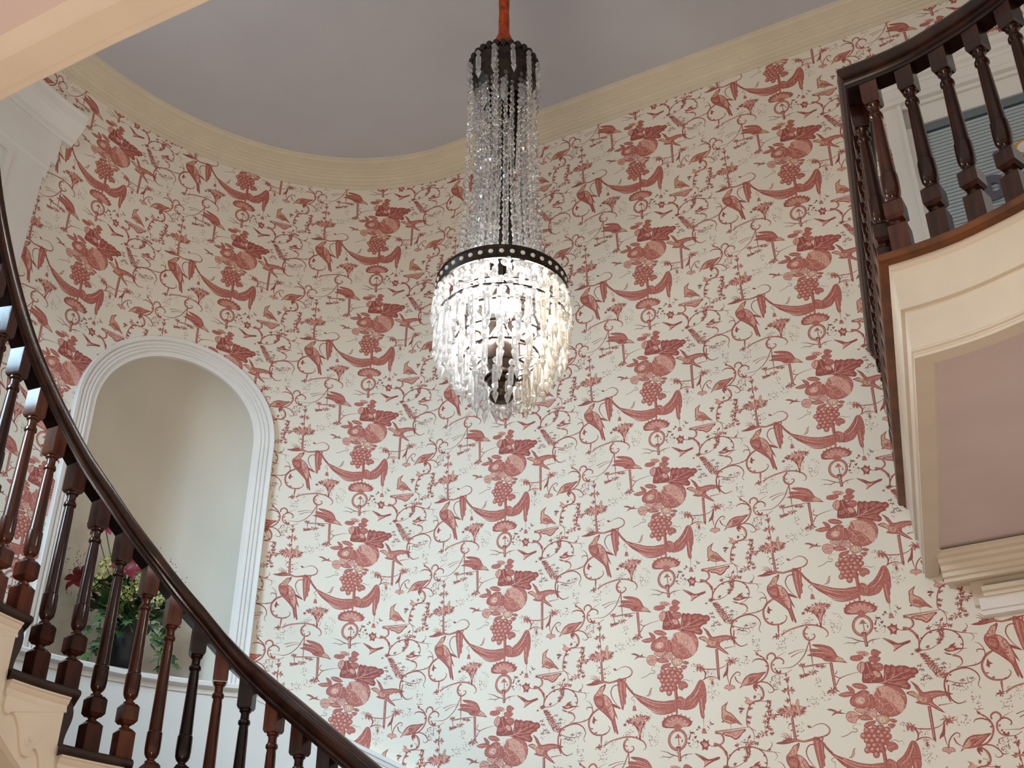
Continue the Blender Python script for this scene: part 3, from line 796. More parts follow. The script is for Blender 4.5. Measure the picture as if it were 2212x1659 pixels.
F3;0;-250,6 -242,4 -247,-2
F3;0;-238,-16 -229,-18 -234,-22
F3;0;222,-95 238,-92 228,-102
F3;0;262,-75 276,-80 265,-83
F3;0;379,-112 369,-115 379,-121
F3;0;383,-145 372,-144 380,-152
F3;0;308,-261 319,-263 312,-269
F3;0;291,-285 302,-287 293,-293
S1;2.3;-382,224 -372,201
S1;2.3;-375,221 -366,199
S1;2.3;-368,218 -361,196
S1;2.3;-361,215 -355,194
S1;2.3;-355,213 -349,192
S1;2.2;-203,-69 -185,-79
S1;2.2;-193,-75 -175,-85
S1;2.2;-183,-81 -165,-92
S1;2.2;-173,-87 -155,-98
S1;2.2;-163,-93 -145,-104
S1;2.2;-153,-99 -135,-110
S1;2.3;338,204 349,215
S1;2.3;349,209 360,219
S1;2.3;361,215 370,223
S1;2.3;372,220 381,227
S1;2.3;384,226 392,231"""
def pattern_polys():
    out = []
    for line in PATTERN.strip().split('\n'):
        h, w, pts = line.split(';'); ty, c = h[0], int(h[1]); w = float(w)
        p = [tuple(float(v) * .001 for v in q.split(',')) for q in pts.split()]
        if ty == 'P': out.append((c, p))
        elif ty == 'F': out.append((c, [tuple(q) for q in cat_rom(p, 2, True)]))
        elif ty == 'I':
            q = np.array(cat_rom(p, 2, True)); a = np.roll(q, 1, 0); b = np.roll(q, -1, 0); d = b - a; d /= np.hypot(d[:, 0], d[:, 1])[:, None] + 1e-9
            nn = np.stack([-d[:, 1], d[:, 0]], 1); area = np.sum(q[:, 0] * b[:, 1] - b[:, 0] * q[:, 1])
            out.append((c, [tuple(v) for v in q + nn * (w * .001 * (1 if area > 0 else -1))]))
        elif ty in 'ST':
            q = np.array(cat_rom(p, 3)) if len(p) > 2 else np.array(p); d = np.gradient(q, axis=0); d /= np.hypot(d[:, 0], d[:, 1])[:, None] + 1e-9
            nn = np.stack([-d[:, 1], d[:, 0]], 1); t = np.linspace(0, 1, len(q))
            hw = .5 * w * .001 * ((.35 + .65 * np.sin(np.pi * np.clip(t * .75 + .3, 0, 1))) if ty == 'S' else (1.0 - .75 * t))
            for cc, sc in (((c, 1.0), (2, .5)) if (c == 3 and w > 7) else ((c, 1.0),)):
              for i in range(len(q) - 1):
                hw_ = hw * sc; out.append((cc, [tuple(q[i] + nn[i] * hw_[i]), tuple(q[i + 1] + nn[i + 1] * hw_[i + 1]), tuple(q[i + 1] - nn[i + 1] * hw_[i + 1]), tuple(q[i] - nn[i] * hw_[i])]))
        elif ty == 'E':
            (x, y), (rx, ry) = p; n = 24 if rx > .03 else (12 if rx > .009 else 7)
            out.append((c, [(x + rx * math.cos(2 * math.pi * k / n), y + ry * math.sin(2 * math.pi * k / n)) for k in range(n)]))
        elif ty == 'J':
            (x, y), (rx, ry) = p; n, sd = int(w) // 100, int(w) % 100; rg = random.Random(sd * 7 + n); pl = []
            for k in range(2 * n):
                a = math.pi * k / n + rg.uniform(-.08, .08); r = rg.uniform(.85, 1.12) if k % 2 == 0 else rg.uniform(.42, .62)
                pl.append((x + rx * r * math.cos(a), y + ry * r * math.sin(a)))
            out.append((c, pl))
        elif ty == 'L':                              # a burst of small pointed leaves
            (x, y), (rx, ry) = p; n, sd = int(w) // 100, int(w) % 100; rg = random.Random(sd * 17 + n); ln = .42 * min(ry, .016) + .0042
            for k in range(n):
                a = 2.39996 * k + rg.uniform(-.3, .3); r = math.sqrt((k + .5) / n); cx, cy = x + rx * r * .82 * math.cos(a), y + ry * r * .82 * math.sin(a)
                b = math.atan2(ry * math.sin(a) * rx / max(ry, 1e-4), rx * math.cos(a)) + rg.uniform(-.5, .5); l = ln * rg.uniform(.8, 1.25); m = l * rg.uniform(.22, .34); ca, sa = math.cos(b), math.sin(b)
                out.append((c, [(cx + l * ca, cy + l * sa), (cx - m * sa, cy + m * ca), (cx - l * .8 * ca, cy - l * .8 * sa), (cx + m * sa, cy - m * ca)]))
        elif ty == 'D':
            (x, y), (rx, ry) = p; n, sd = int(w) // 100, int(w) % 100; rg = random.Random(sd * 13 + n)
            for k in range(n):
                a = rg.uniform(0, 6.28); r = math.sqrt(rg.random()); cx, cy = x + rx * r * math.cos(a), y + ry * r * math.sin(a)
                b = rg.uniform(0, 6.28); l, m = rg.uniform(.0030, .0052), rg.uniform(.0012, .002)
                ca, sa = math.cos(b), math.sin(b)
                out.append((c, [(cx + l * ca, cy + l * sa), (cx - m * sa, cy + m * ca), (cx - l * ca, cy - l * sa), (cx + m * sa, cy - m * ca)]))
    return out
def pattern_cell():
    polys = []
    for c, p in pattern_polys():
        a = np.array(p); lo, hi = a.min(0), a.max(0)
        for i in range(-3, 4):
            for j in range(-4, 5):
                dx, dy = i * S, i * PR / 2 + j * PR
                if hi[0] + dx < -S / 2 or lo[0] + dx > S / 2 or hi[1] + dy < -PR / 2 or lo[1] + dy > PR / 2: continue
                polys.append((len(polys), c, a + (dx, dy)))
    # keep the painting order of the list, wrapped copies included
    V, E = [], []
    nx, ny = 18, 16
    for i in range(nx + 1):
        V += [(-S / 2 + S * i / nx, -PR / 2), (-S / 2 + S * i / nx, PR / 2)]; E.append((len(V) - 2, len(V) - 1))
    for j in range(ny + 1):
        V += [(-S / 2, -PR / 2 + PR * j / ny), (S / 2, -PR / 2 + PR * j / ny)]; E.append((len(V) - 2, len(V) - 1))
    for _, c, a in polys:
        b = len(V); m = len(a); V += [tuple(q) for q in a]; E += [(b + k, b + (k + 1) % m) for k in range(m)]
    r = delaunay_2d_cdt([Vector(v) for v in V], E, [], 0, 2e-5)
    v = np.array([tuple(q) for q in r[0]]); f = np.array([t for t in r[2] if len(t) == 3], int)
    cen = v[f].mean(1); keep = (np.abs(cen[:, 0]) < S / 2) & (np.abs(cen[:, 1]) < PR / 2); f = f[keep]; cen = cen[keep]
    ink = np.zeros(len(f), np.int32)
    for _, c, a in polys:
        lo, hi = a.min(0), a.max(0)
        idx = np.nonzero((cen[:, 0] >= lo[0]) & (cen[:, 0] <= hi[0]) & (cen[:, 1] >= lo[1]) & (cen[:, 1] <= hi[1]))[0]
        if not len(idx): continue
        x, y = cen[idx, 0], cen[idx, 1]; ins = np.zeros(len(idx), bool); b = np.roll(a, -1, 0)
        for (x0, y0), (x1, y1) in zip(a, b):
            if y0 == y1: continue
            ins ^= ((y0 > y) != (y1 > y)) & (x < (x1 - x0) * (y - y0) / (y1 - y0) + x0)
        ink[idx[ins]] = c
    used = np.unique(f); mp = np.full(len(v), -1); mp[used] = np.arange(len(used))
    return v[used], mp[f], ink
CV, CF, CI = pattern_cell()
def paper_material():
    m = bpy.data.materials.new('printed_wallpaper'); m.use_nodes = True; nt = m.node_tree; b = nt.nodes['Principled BSDF']; b.inputs['Roughness'].default_value = .75
    at = nt.nodes.new('ShaderNodeAttribute'); at.attribute_name = 'ink'
    rp = nt.nodes.new('ShaderNodeValToRGB'); rp.color_ramp.interpolation = 'CONSTANT'; e = rp.color_ramp.elements
    cols = [PAPER, (.60, .33, .265), (.42, .140, .112), (.295, .074, .062), (.565, .345, .24), (.235, .088, .078)]
    e[0].position = 0; e[0].color = (*cols[0], 1); e[1].position = 1 / 6; e[1].color = (*cols[1], 1)
    for k in range(2, 6):
        q = e.new(k / 6); q.color = (*cols[k], 1)
    ad = nt.nodes.new('ShaderNodeMath'); ad.operation = 'MULTIPLY_ADD'; ad.inputs[1].default_value = 1 / 6; ad.inputs[2].default_value = 1 / 12
    nt.links.new(at.outputs['Fac'], ad.inputs[0]); nt.links.new(ad.outputs[0], rp.inputs[0])
    # fine engraver's stipple and a slightly uneven paper
    tc = nt.nodes.new('ShaderNodeTexCoord'); nz = nt.nodes.new('ShaderNodeTexNoise'); nz.inputs['Scale'].default_value = 190; nz.inputs['Detail'].default_value = 3
    nt.links.new(tc.outputs['Object'], nz.inputs['Vector'])
    mr = nt.nodes.new('ShaderNodeMapRange'); mr.inputs[1].default_value = .3; mr.inputs[2].default_value = .7; mr.inputs[3].default_value = .70; mr.inputs[4].default_value = 1.36
    nt.links.new(nz.outputs['Fac'], mr.inputs[0])
    gt = nt.nodes.new('ShaderNodeMath'); gt.operation = 'GREATER_THAN'; gt.inputs[1].default_value = .5; nt.links.new(at.outputs['Fac'], gt.inputs[0])
    mx = nt.nodes.new('ShaderNodeMix'); mx.data_type = 'FLOAT'; mx.inputs[2].default_value = 1.0
    nt.links.new(gt.outputs[0], mx.inputs[0]); nt.links.new(mr.outputs[0], mx.inputs[3])
    vm = nt.nodes.new('ShaderNodeVectorMath'); vm.operation = 'SCALE'; nt.links.new(rp.outputs[0], vm.inputs[0]); nt.links.new(mx.outputs[0], vm.inputs['Scale'])
    nt.links.new(vm.outputs[0], b.inputs['Base Color'])
    return m
PAPER = (.74, .705, .61)
NICHE_S, NICHE_R, NICHE_ZS, NICHE_Z0 = -4.586, 0.445, 4.853, 3.50
def cap_z(s):
    """top of the dado on the wall: follows the stair, level under the niche"""
    if s > -3.96: return 3.462 + (s + 3.96) * -.494
    if s > -5.16: return 3.462
    return 3.462 + (-5.16 - s) * .494
Z_PAPER_TOP = 6.765
def build_paper():
    Vs, Fs, Is, base = [], [], [], 0
    for i in range(-6, 4):
        for j in range(-1, 9):
            cs = S_RING + i * S; cz = Z_RING + i * PR / 2 - (j + i // 2) * PR
            if cs + S / 2 < -6.7 or cs - S / 2 > .75 or cz - PR / 2 > Z_PAPER_TOP: continue
            if cz + PR / 2 < cap_z(cs + S / 2 if cs < -4 else cs) - .75 or cz + PR / 2 < 2.15: continue
            Vs.append(CV + (cs, cz)); Fs.append(CF + base); Is.append(CI); base += len(CV)
    V, F, I = np.concatenate(Vs), np.concatenate(Fs), np.concatenate(Is)
    c = V[F].mean(1); r = NICHE_R + .05; ds = np.abs(c[:, 0] - NICHE_S)
    hole = (c[:, 1] > NICHE_Z0 - .03) & np.where(c[:, 1] < NICHE_ZS, ds < r, np.hypot(ds, c[:, 1] - NICHE_ZS) < r)
    keep = ~hole & (c[:, 1] < Z_PAPER_TOP + .02) & (c[:, 0] > -6.7) & (c[:, 0] < .75)
    F, I = F[keep], I[keep]; used = np.unique(F); mp = np.full(len(V), -1); mp[used] = np.arange(len(used)); V = V[used]; F = mp[F]
    co = wall_pts(V[:, 0], V[:, 1])
    me = bpy.data.meshes.new('wall_back'); me.vertices.add(len(co)); me.vertices.foreach_set('co', co.ravel())
    me.loops.add(len(F) * 3); me.loops.foreach_set('vertex_index', F.ravel().astype(np.int32)); me.polygons.add(len(F))
    me.polygons.foreach_set('loop_start', np.arange(0, len(F) * 3, 3, dtype=np.int32)); me.update(calc_edges=True)
    at = me.attributes.new('ink', 'FLOAT', 'FACE'); at.data.foreach_set('value', I.astype(np.float32)); me.materials.append(paper_material())
    me.shade_smooth()
    return obj('wall_back', me), len(F)
wall_back, _n = build_paper()
print('wallpaper cell tris', len(CF), 'wall tris', _n)
struct(wall_back, 'curved stair hall wall in cream paper printed with red birds, swags and fruit', 'wall')

# ------------------------------------------------------------------ frieze, cornice, ceiling
def cornice_profile():
    z0 = 6.80
    p = [(z0 - .005, 0), (z0 - .005, .010), (z0 + .018, .012), (z0 + .020, .020), (z0 + .034, .026), (z0 + .036, .034), (z0 + .050, .036), (z0 + .056, .050), (z0 + .062, .052),
         (z0 + .066, .066), (z0 + .072, .068), (z0 + .080, .090), (z0 + .086, .104), (z0 + .088, .116), (z0 + .104, .120), (z0 + .106, .128), (z0 + .125, .130), (z0 + .125, 0)]
    return p
fr = wall_strip('trim_1', [(Z_PAPER_TOP, 0.001), (Z_PAPER_TOP, .004), (6.80, .005), (6.80, .001)], -6.7, 3.0, MT['cornice'])
struct(fr, 'plain cream frieze band between the wallpaper and the cornice', 'frieze')
cn = wall_strip('trim_2', cornice_profile(), -6.7, 3.0, MT['cornice'], smooth=20)
struct(cn, 'stepped cream plaster cornice under the grey ceiling', 'cornice')
mb = MB(); c4 = [UN(-6.5, .9, 6.92), UN(4.2, .9, 6.92), UN(4.2, 5.2, 6.92), UN(-6.5, 5.2, 6.92)]
mb.add(c4 + [p + Vector((0, 0, .1)) for p in c4], [(0, 1, 2, 3), (4, 7, 6, 5), (0, 4, 5, 1), (1, 5, 6, 2), (2, 6, 7, 3), (3, 7, 4, 0)])
ce = mb.build('ceiling', MT['ceiling']); struct(ce, 'flat grey plaster ceiling above the stair hall', 'ceiling')
# ------------------------------------------------------------------ dado with its cap
mb = MB(); ss = np.linspace(-6.7, .75, 150); rows = []
for s in ss: rows.append([tuple(p) for p in wall_pts(np.full(4, s), np.array([-.02, 1.0, 2.2, cap_z(s)]), .014)])
mb.grid(rows); da = mb.build('wall_dado', MT['plaster'], smooth=40); struct(da, 'plain white dado below the wallpaper along the stairs', 'wall')
def cap_profile(): return [(-.03, .012), (-.03, .020), (-.012, .026), (-.006, .036), (.010, .038), (.014, .030), (.014, .002), (-.03, .002)]
dc = wall_strip('trim_3', cap_profile(), -3.97, .75, MT['white'], zf=cap_z, step=.08, smooth=25); struct(dc, 'narrow white dado rail climbing to the niche sill', 'dado rail')
dc = wall_strip('trim_4', cap_profile(), -6.7, -5.15, MT['white'], zf=cap_z, step=.08, smooth=25); struct(dc, 'narrow white dado rail climbing to the left behind the balusters', 'dado rail')

# ------------------------------------------------------------------ arched niche
niche = empty('wall_niche', wall_pt(NICHE_S, NICHE_Z0)); struct(niche, 'arched white plaster niche with moulded frame in the papered wall', 'niche')
inv = -Vector(niche.location); nin = wall_in(NICHE_S)
def NP(a, z, dep): return wall_pt(NICHE_S + a, z) - nin * dep + inv
mb = MB(); rows = []
for z in np.linspace(NICHE_Z0, NICHE_ZS, 9): rows.append([NP(NICHE_R * math.cos(p), z, NICHE_R * math.sin(p)) for p in np.linspace(math.pi, 0, 33)])
for q in np.linspace(0, math.pi / 2, 15)[1:]:
    r = max(NICHE_R * math.cos(q), 1e-3)
    rows.append([NP(r * math.cos(p), NICHE_ZS + NICHE_R * math.sin(q), r * math.sin(p)) for p in np.linspace(math.pi, 0, 33)])
mb.grid(rows); mb.build('niche_shell', MT['niche'], niche, 60)
mb = MB(); a = [NP(NICHE_R * math.cos(p), NICHE_Z0, NICHE_R * math.sin(p)) for p in np.linspace(math.pi, 0, 33)]
b = [p + Vector((0, 0, -.03)) for p in a]; mb.add(a + b, [tuple(range(33)), tuple(range(65, 32, -1))]); mb.build('niche_floor', MT['white'], niche)
# moulded frame: profile (across, proud) around jambs and arch
prof = [(-.004, -.012), (-.004, .012), (.022, .014), (.026, .022), (.034, .023), (.040, .016), (.046, .024), (.054, .025), (.060, .018), (.066, .027), (.076, .028), (.082, .020), (.088, .032), (.108, .036), (.112, .030), (.112, .0005), (.05, -.002)]
path = [(-1, 0, NICHE_S - NICHE_R, z) for z in np.linspace(NICHE_Z0, NICHE_ZS, 6)[:-1]]
path += [(math.cos(p), math.sin(p), NICHE_S + NICHE_R * math.cos(p), NICHE_ZS + NICHE_R * math.sin(p)) for p in np.linspace(math.pi, 0, 41)]
path += [(1, 0, NICHE_S + NICHE_R, z) for z in np.linspace(NICHE_ZS, NICHE_Z0, 6)[1:]]
rows = []
for ds, dz, s, z in path:
    w = np.array([q[0] for q in prof]); h = np.array([q[1] for q in prof])
    rows.append([Vector(p) + inv for p in wall_pts(s + ds * w, z + dz * w, h)])
mb = MB(); mb.sweep(rows); mb.build('niche_frame', MT['white'], niche, 22)
sp = [(3.44, .0), (3.44, .020), (3.462, .024), (3.468, .040), (3.474, .048), (3.492, .050), (3.500, .042), (3.500, -.02), (3.44, -.02)]
mb = MB(); rows = [[Vector(p) + inv for p in wall_pts(np.full(len(sp), s), np.array([q[0] for q in sp]), np.array([q[1] for q in sp]))] for s in np.linspace(NICHE_S - .60, NICHE_S + .60, 24)]
mb.sweep(rows); mb.build('niche_sill', MT['white'], niche, 25)

# ------------------------------------------------------------------ inner line of the stair and the well
INNER = cat_rom([(.3, 3.69), (-1.2, 3.69), (-2.0, 3.69), (-2.69, 3.69), (-2.95, 3.688), (-3.09, 3.652), (-3.205, 3.56), (-3.295, 3.44), (-3.36, 3.30), (-3.408, 3.12), (-3.436, 2.94),
                 (-3.436, 2.75), (-3.405, 2.55), (-3.335, 2.33), (-3.215, 2.08), (-3.04, 1.84), (-2.79, 1.60), (-2.47, 1.40), (-2.1, 1.27), (-1.7, 1.243), (-1.2, 1.242), (1.0, 1.242)], 12)
_ip = np.array(INNER); _il = np.concatenate([[0], np.cumsum(np.hypot(*np.diff(_ip, axis=0).T))])
_near = lambda u, n: _il[np.argmin(np.hypot(_ip[:, 0] - u, _ip[:, 1] - n))]
_meas = {-7: (-2.69, 3.676), -5: (-2.953, 3.7), -4: (-3.075, 3.67), -3: (-3.159, 3.61), -2: (-3.236, 3.53), -1: (-3.288, 3.443), 0: (-3.341, 3.336), 1: (-3.372, 3.215), 2: (-3.398, 3.08), 3: (-3.425, 2.955), 4: (-3.445, 2.835), 5: (-3.446, 2.698), 6: (-3.41, 2.57)}
_mi = sorted(_meas); _ml = [_near(*_meas[i]) for i in _mi]
def arc(i):
    if i < _mi[0]: return _ml[0] + (i - _mi[0]) * .130
    if i > _mi[-1]: return _ml[-1] + (i - _mi[-1]) * .127
    return float(np.interp(i, _mi, _ml))
def inner(i, side=0.0, z=0.0):
    """point of the inner stair line at baluster number i; side > 0 leans out into the well"""
    l = arc(i); u = np.interp(l, _il, _ip[:, 0]); n = np.interp(l, _il, _ip[:, 1])
    du = np.interp(l + .02, _il, _ip[:, 0]) - np.interp(l - .02, _il, _ip[:, 0]); dn = np.interp(l + .02, _il, _ip[:, 1]) - np.interp(l - .02, _il, _ip[:, 1])
    q = math.hypot(du, dn); return UN(u - side * dn / q, n + side * du / q, z)
def inner_angle(i):
    a, b = inner(i - .1), inner(i + .1); return math.atan2(b.y - a.y, b.x - a.x)
RISE, ZT0, ZR0 = .2, 2.762, 3.5
def tread_z(k): return ZT0 + RISE * k
def outer(k, z=0.0, off=0.016): return wall_pt(-4.28 - .405 * (k + .8), z, off)
stair = empty('staircase', UN(-3.4, 3.7, 0)); tag(stair, 'curved cream-sided staircase with dark treads climbing left around the wall', 'staircase')
SI = -Vector(stair.location)
K0, K1 = -9, 5
def low(i): return ZT0 + .1 * (i + .1) - .40
def stair_mesh(name, mb, m, smooth=None, parent=stair):
    mb.v = [tuple(Vector(p) + SI) for p in mb.v]; return mb.build(name, m, parent, smooth)
for k in range(K0, K1 + 1):
    z = tread_z(k); ia, ib = 2 * k - .08, 2 * k + 1.96; N = 6
    # tread: rounded nosing at the front and at the open end
    mb = MB(); rows = []
    prof = [(.030, -.034), (.036, -.030), (.040, -.020), (.040, -.012), (.036, -.004), (.030, 0)]
    ring_t, ring_b = [], []
    loops = []
    for (ov, dz) in prof:
        f_in = inner(ia - .22 * ov / .04, ov); f_out = outer(k - .06)
        pts = [inner(ia + (ib + .1 - ia) * q / N, ov, z + dz) for q in range(N + 1)]
        fr_ = (inner(ia, ov) - inner(ia + .3, ov)).normalized() * ov
        pts[0] = pts[0] + fr_ * .6
        fo = outer(k, z + dz) ; dirf = (outer(k - .5) - outer(k)).normalized(); fo = fo + dirf * ov
        loops.append([fo] + pts + [outer(k + 1.05, z + dz)])
    m_ = len(loops[0]); mb.grid(loops, True); mb.f += [tuple(range(m_ - 1, -1, -1)), tuple((len(loops) - 1) * m_ + q for q in range(m_))]
    tr = stair_mesh('tread', mb, MT['tread'], 40)
    # cove moulding under the tread end
    mb = MB(); rows = []
    cp = [(-.034, .002), (-.034, .030), (-.040, .030), (-.044, .024), (-.054, .020), (-.062, .012), (-.070, .010), (-.078, .014), (-.086, .012), (-.086, .002)]
    for q in range(N + 1):
        i = ia + .04 + (ib - .08 - ia) * q / N; rows.append([inner(i, b, z + a) for a, b in cp])
    mb.sweep(rows); stair_mesh('cove_moulding', mb, MT['cream'], 25)
    # riser: dark, with an S-shaped edge at the open end
    mb = MB(); rows = []
    for q in range(9):
        h = q / 8; zz = z - .034 - h * (RISE - .034); bulge = .030 * math.sin(h * math.pi * 1.15) * (1 - h) + .004
        fd = (inner(ia - .3) - inner(ia)).normalized(); g = (outer(k - .3) - outer(k)).normalized()
        rows.append([inner(ia, .006, zz) + fd * (bulge + .006), inner(ia, .006, zz) - fd * .012, outer(k, zz) - g * .012, outer(k, zz) + g * bulge])
    mb.sweep(rows); stair_mesh('riser', mb, MT['tread'], 40)
    # scroll-cut bracket on the string below the tread end
    out = [(0.05, -.086), (.96, -.086), (.965, -.125), (.90, -.145), (.80, -.135), (.72, -.150), (.64, -.185), (.575, -.235), (.51, -.262), (.43, -.262), (.385, -.236), (.33, -.235), (.27, -.262), (.225, -.31), (.19, -.36), (.155, -.392), (.06, -.392)]
    fl = [tuple(p) for p in cat_rom(out, 3, True)] if False else out
    fl = [out[0], out[1]] + [tuple(p) for p in cat_rom(out[2:], 3)]
    mb = MB(); fr_ = [inner(ia + (ib - ia) * a, .011, max(z + b, low(ia + (ib - ia) * a))) for a, b in fl]
    bk = [inner(ia + (ib - ia) * a, .001, max(z + b, low(ia + (ib - ia) * a))) for a, b in fl]
    m_ = len(fl); mb.add(fr_ + bk, [tuple(range(m_))] + [(q, (q + 1) % m_, m_ + (q + 1) % m_, m_ + q) for q in range(m_)])
    br = stair_mesh('bracket', mb, MT['cream'])
    bmx = MB().lathe([(.001, 0), (.014, 0), (.014, .005), (.007, .006), (.007, .002), (.001, .002)], 14, cap=False)
    bs = bmx.build('bracket_boss', MT['cream'], br, 30); c = inner(ia + (ib - ia) * .475, .011, z - .215)
    bs.location = c + SI; nn_ = (inner(ia + (ib - ia) * .475, .1) - inner(ia + (ib - ia) * .475)).normalized(); bs.rotation_euler = nn_.to_track_quat('Z', 'Y').to_euler()
# string (inner face) and smooth soffit
mb = MB(); rows = []
for k in range(K0, K1 + 1):
    for q in range(7):
        i = 2 * k - .06 + 2 * q / 6.0 * .999; rows.append([inner(i, 0, tread_z(k) - .03), inner(i, 0, low(i)), inner(i, -.03, low(i)), inner(i, -.03, tread_z(k) - .03)])
mb.sweep(rows); stair_mesh('string', mb, MT['cream'], 30)
mb = MB(); rows = []
for q in np.linspace(2 * K0 - .6, 2 * K1 + 1.4, 90):
    a = inner(q, -.004); b = outer((q + .6) / 2); rows.append([a.lerp(b, t) + Vector((0, 0, low(q) + .004)) for t in np.linspace(0, 1, 5)])
mb.grid(rows); stair_mesh('stair_soffit', mb, MT['cream'], 60)

# ------------------------------------------------------------------ balusters and handrails
def sq(a, z): return [(a, a, z), (-a, a, z), (-a, -a, z), (a, -a, z)]
def baluster_mesh(name, H, m, upto=.03):
    mb = MB()
    def block(z0, z1, a, ch=.008):
        rows = [sq(a * .72, z0), sq(a, z0 + ch), sq(a, z1 - ch), sq(a * .72, z1)]; mb.sweep(rows)
    mb.sweep([sq(.031, 0), sq(.031, .098), sq(.019, .112)])
    mb.lathe([(.016, .105), (.022, .110), (.022, .114), (.015, .118), (.015, .124), (.024, .130), (.024, .134)], 14)
    block(.130, .205, .031, .012)
    mb.lathe([(.020, .198), (.022, .206), (.022, .211), (.014, .216), (.015, .221), (.022, .228), (.0275, .240), (.0295, .262), (.0292, .300), (.0285, .318), (.0255, .322), (.0250, .330),
              (.0235, H * .5), (.0195, H - .190), (.0180, H - .172), (.0180, H - .166), (.0235, H - .160), (.0240, H - .153), (.0225, H - .147), (.0175, H - .142), (.0165, H - .128), (.0175, H - .118), (.0235, H - .112), (.024, H - .106), (.020, H - .100)], 16)
    mb.sweep([sq(.024, H - .104), sq(.029, H - .094), sq(.029, H + upto)])
    return mb.mesh(name, m, 32)
RAILP = [(-.026, 0), (-.030, .004), (-.030, .012), (-.026, .016), (-.033, .020), (-.039, .030), (-.041, .042), (-.036, .052), (-.026, .055), (-.023, .062), (-.012, .069), (.0, .071),
         (.012, .069), (.023, .062), (.026, .055), (.036, .052), (.041, .042), (.039, .030), (.033, .020), (.026, .016), (.030, .012), (.030, .004), (.026, 0)]
RAILP = [(a * 1.30, h * 1.36) for a, h in RAILP]
WOODS = ['wood', 'woodblk', 'wood', 'woodred', 'wood', 'woodblk', 'wood', 'wood']
bals = empty('stair_balustrade', UN(-3.4, 3.7, 2.0)); tag(bals, 'sweeping dark mahogany stair balustrade with turned balusters at lower left', 'balustrade')
BI = -Vector(bals.location); cache = {}
rg = random.Random(4)
RED = {-1: 'woodred', -3: 'woodred', 0: 'woodred', 1: 'wood', -2: 'woodblk', -4: 'woodblk', 3: 'wood', 4: 'woodred', 5: 'woodred'}
for i in range(-16, 13):
    k = i // 2; H = ZR0 + .1 * i - tread_z(k); H = round(H, 3); wd = RED.get(i, WOODS[i % 8]); key = (H, wd)
    if key not in cache: cache[key] = baluster_mesh('baluster', H, MT[wd])
    o = obj('baluster', cache[key], bals, inner(i, -.012, tread_z(k)) + BI, inner_angle(i))
mb = MB(); rows = []
for i in np.linspace(-17, 15, 260):
    z = ZR0 + .1 * i if i < 11.5 else min(ZR0 + .1 * i, ZR0 + 1.2)
    rows.append([inner(i, -.012 - a, z + h + .0) + BI for a, h in RAILP])
mb.sweep(rows); mb.build('handrail', MT['rail'], bals, 28)
mb = MB(); rows = []
for i in np.linspace(-17, 15, 200):
    z = ZR0 + .1 * i if i < 11.5 else min(ZR0 + .1 * i, ZR0 + 1.2)
    rows.append([inner(i, -.012 - a, z + h) + BI for a, h in [(-.030, -.012), (-.033, .004), (.033, .004), (.030, -.012)]])
mb.sweep(rows); mb.build('under_rail', MT['woodblk'], bals, 28)

# ------------------------------------------------------------------ upper landing on the right
ZL, ZS = 3.962, 3.588
front = cat_rom([(-.381, 3.258), (-.275, 3.252), (-.16, 3.235), (-.045, 3.199), (.055, 3.160), (.16, 3.105), (.26, 3.035), (.36, 2.945), (.46, 2.83), (.56, 2.68), (.68, 2.45), (.78, 2.2), (.86, 1.9), (.9, 1.6), (.9, 1.25)], 4)
back = (-.706, 5.03)
def offset_path(pts, d):
    P = [np.array(p, float) for p in pts]; out = []
    for i, p in enumerate(P):
        a = P[max(i - 1, 0)]; c = P[min(i + 1, len(P) - 1)]; t = (c - a) / np.linalg.norm(c - a); out.append(tuple(p + np.array([-t[1], t[0]]) * d))
    return out
# outline of the open edge, from the wall along the return to the corner and round the front
ret = [tuple(np.array(back) * (1 - t) + np.array((-.381, 3.258)) * t) for t in np.linspace(0, 1, 8)]
KEYS = (np.linspace(0, 1, 60)[1:]) ** 1.0
def edge(d):
    """edge line moved d into the landing (d<0 out into the well), mitred at the corner"""
    r = np.array(ret[-1]) - np.array(ret[0]); r /= np.linalg.norm(r); nr = np.array([-r[1], r[0]])
    f = offset_path(front, d)
    # corner: intersection of the shifted lines
    a0 = np.array(ret[0]) + nr * d; f0 = np.array(f[0]); fd = np.array(front[1]) - np.array(front[0]); fd = fd / np.linalg.norm(fd)
    A = np.array([r, -fd]).T; t = np.linalg.solve(A, f0 - a0); c = a0 + r * t[0]
    L = [tuple(a0 * (1 - q) + c * q) for q in np.linspace(0, 1, 8)]
    rest = np.array([c] + [p for p in f[1:] if np.dot(np.array(p) - c, fd) > .004]); ll = np.concatenate([[0], np.cumsum(np.hypot(*np.diff(rest, axis=0).T))])
    # the same share of the way along every parallel, so that the sections stay square to the edge
    keys = KEYS * ll[-1]
    return L + [(float(np.interp(k, ll, rest[:, 0])), float(np.interp(k, ll, rest[:, 1]))) for k in keys]
def sgn_test():
    return 1 if edge(.05)[8][1] < front[1][1] else -1
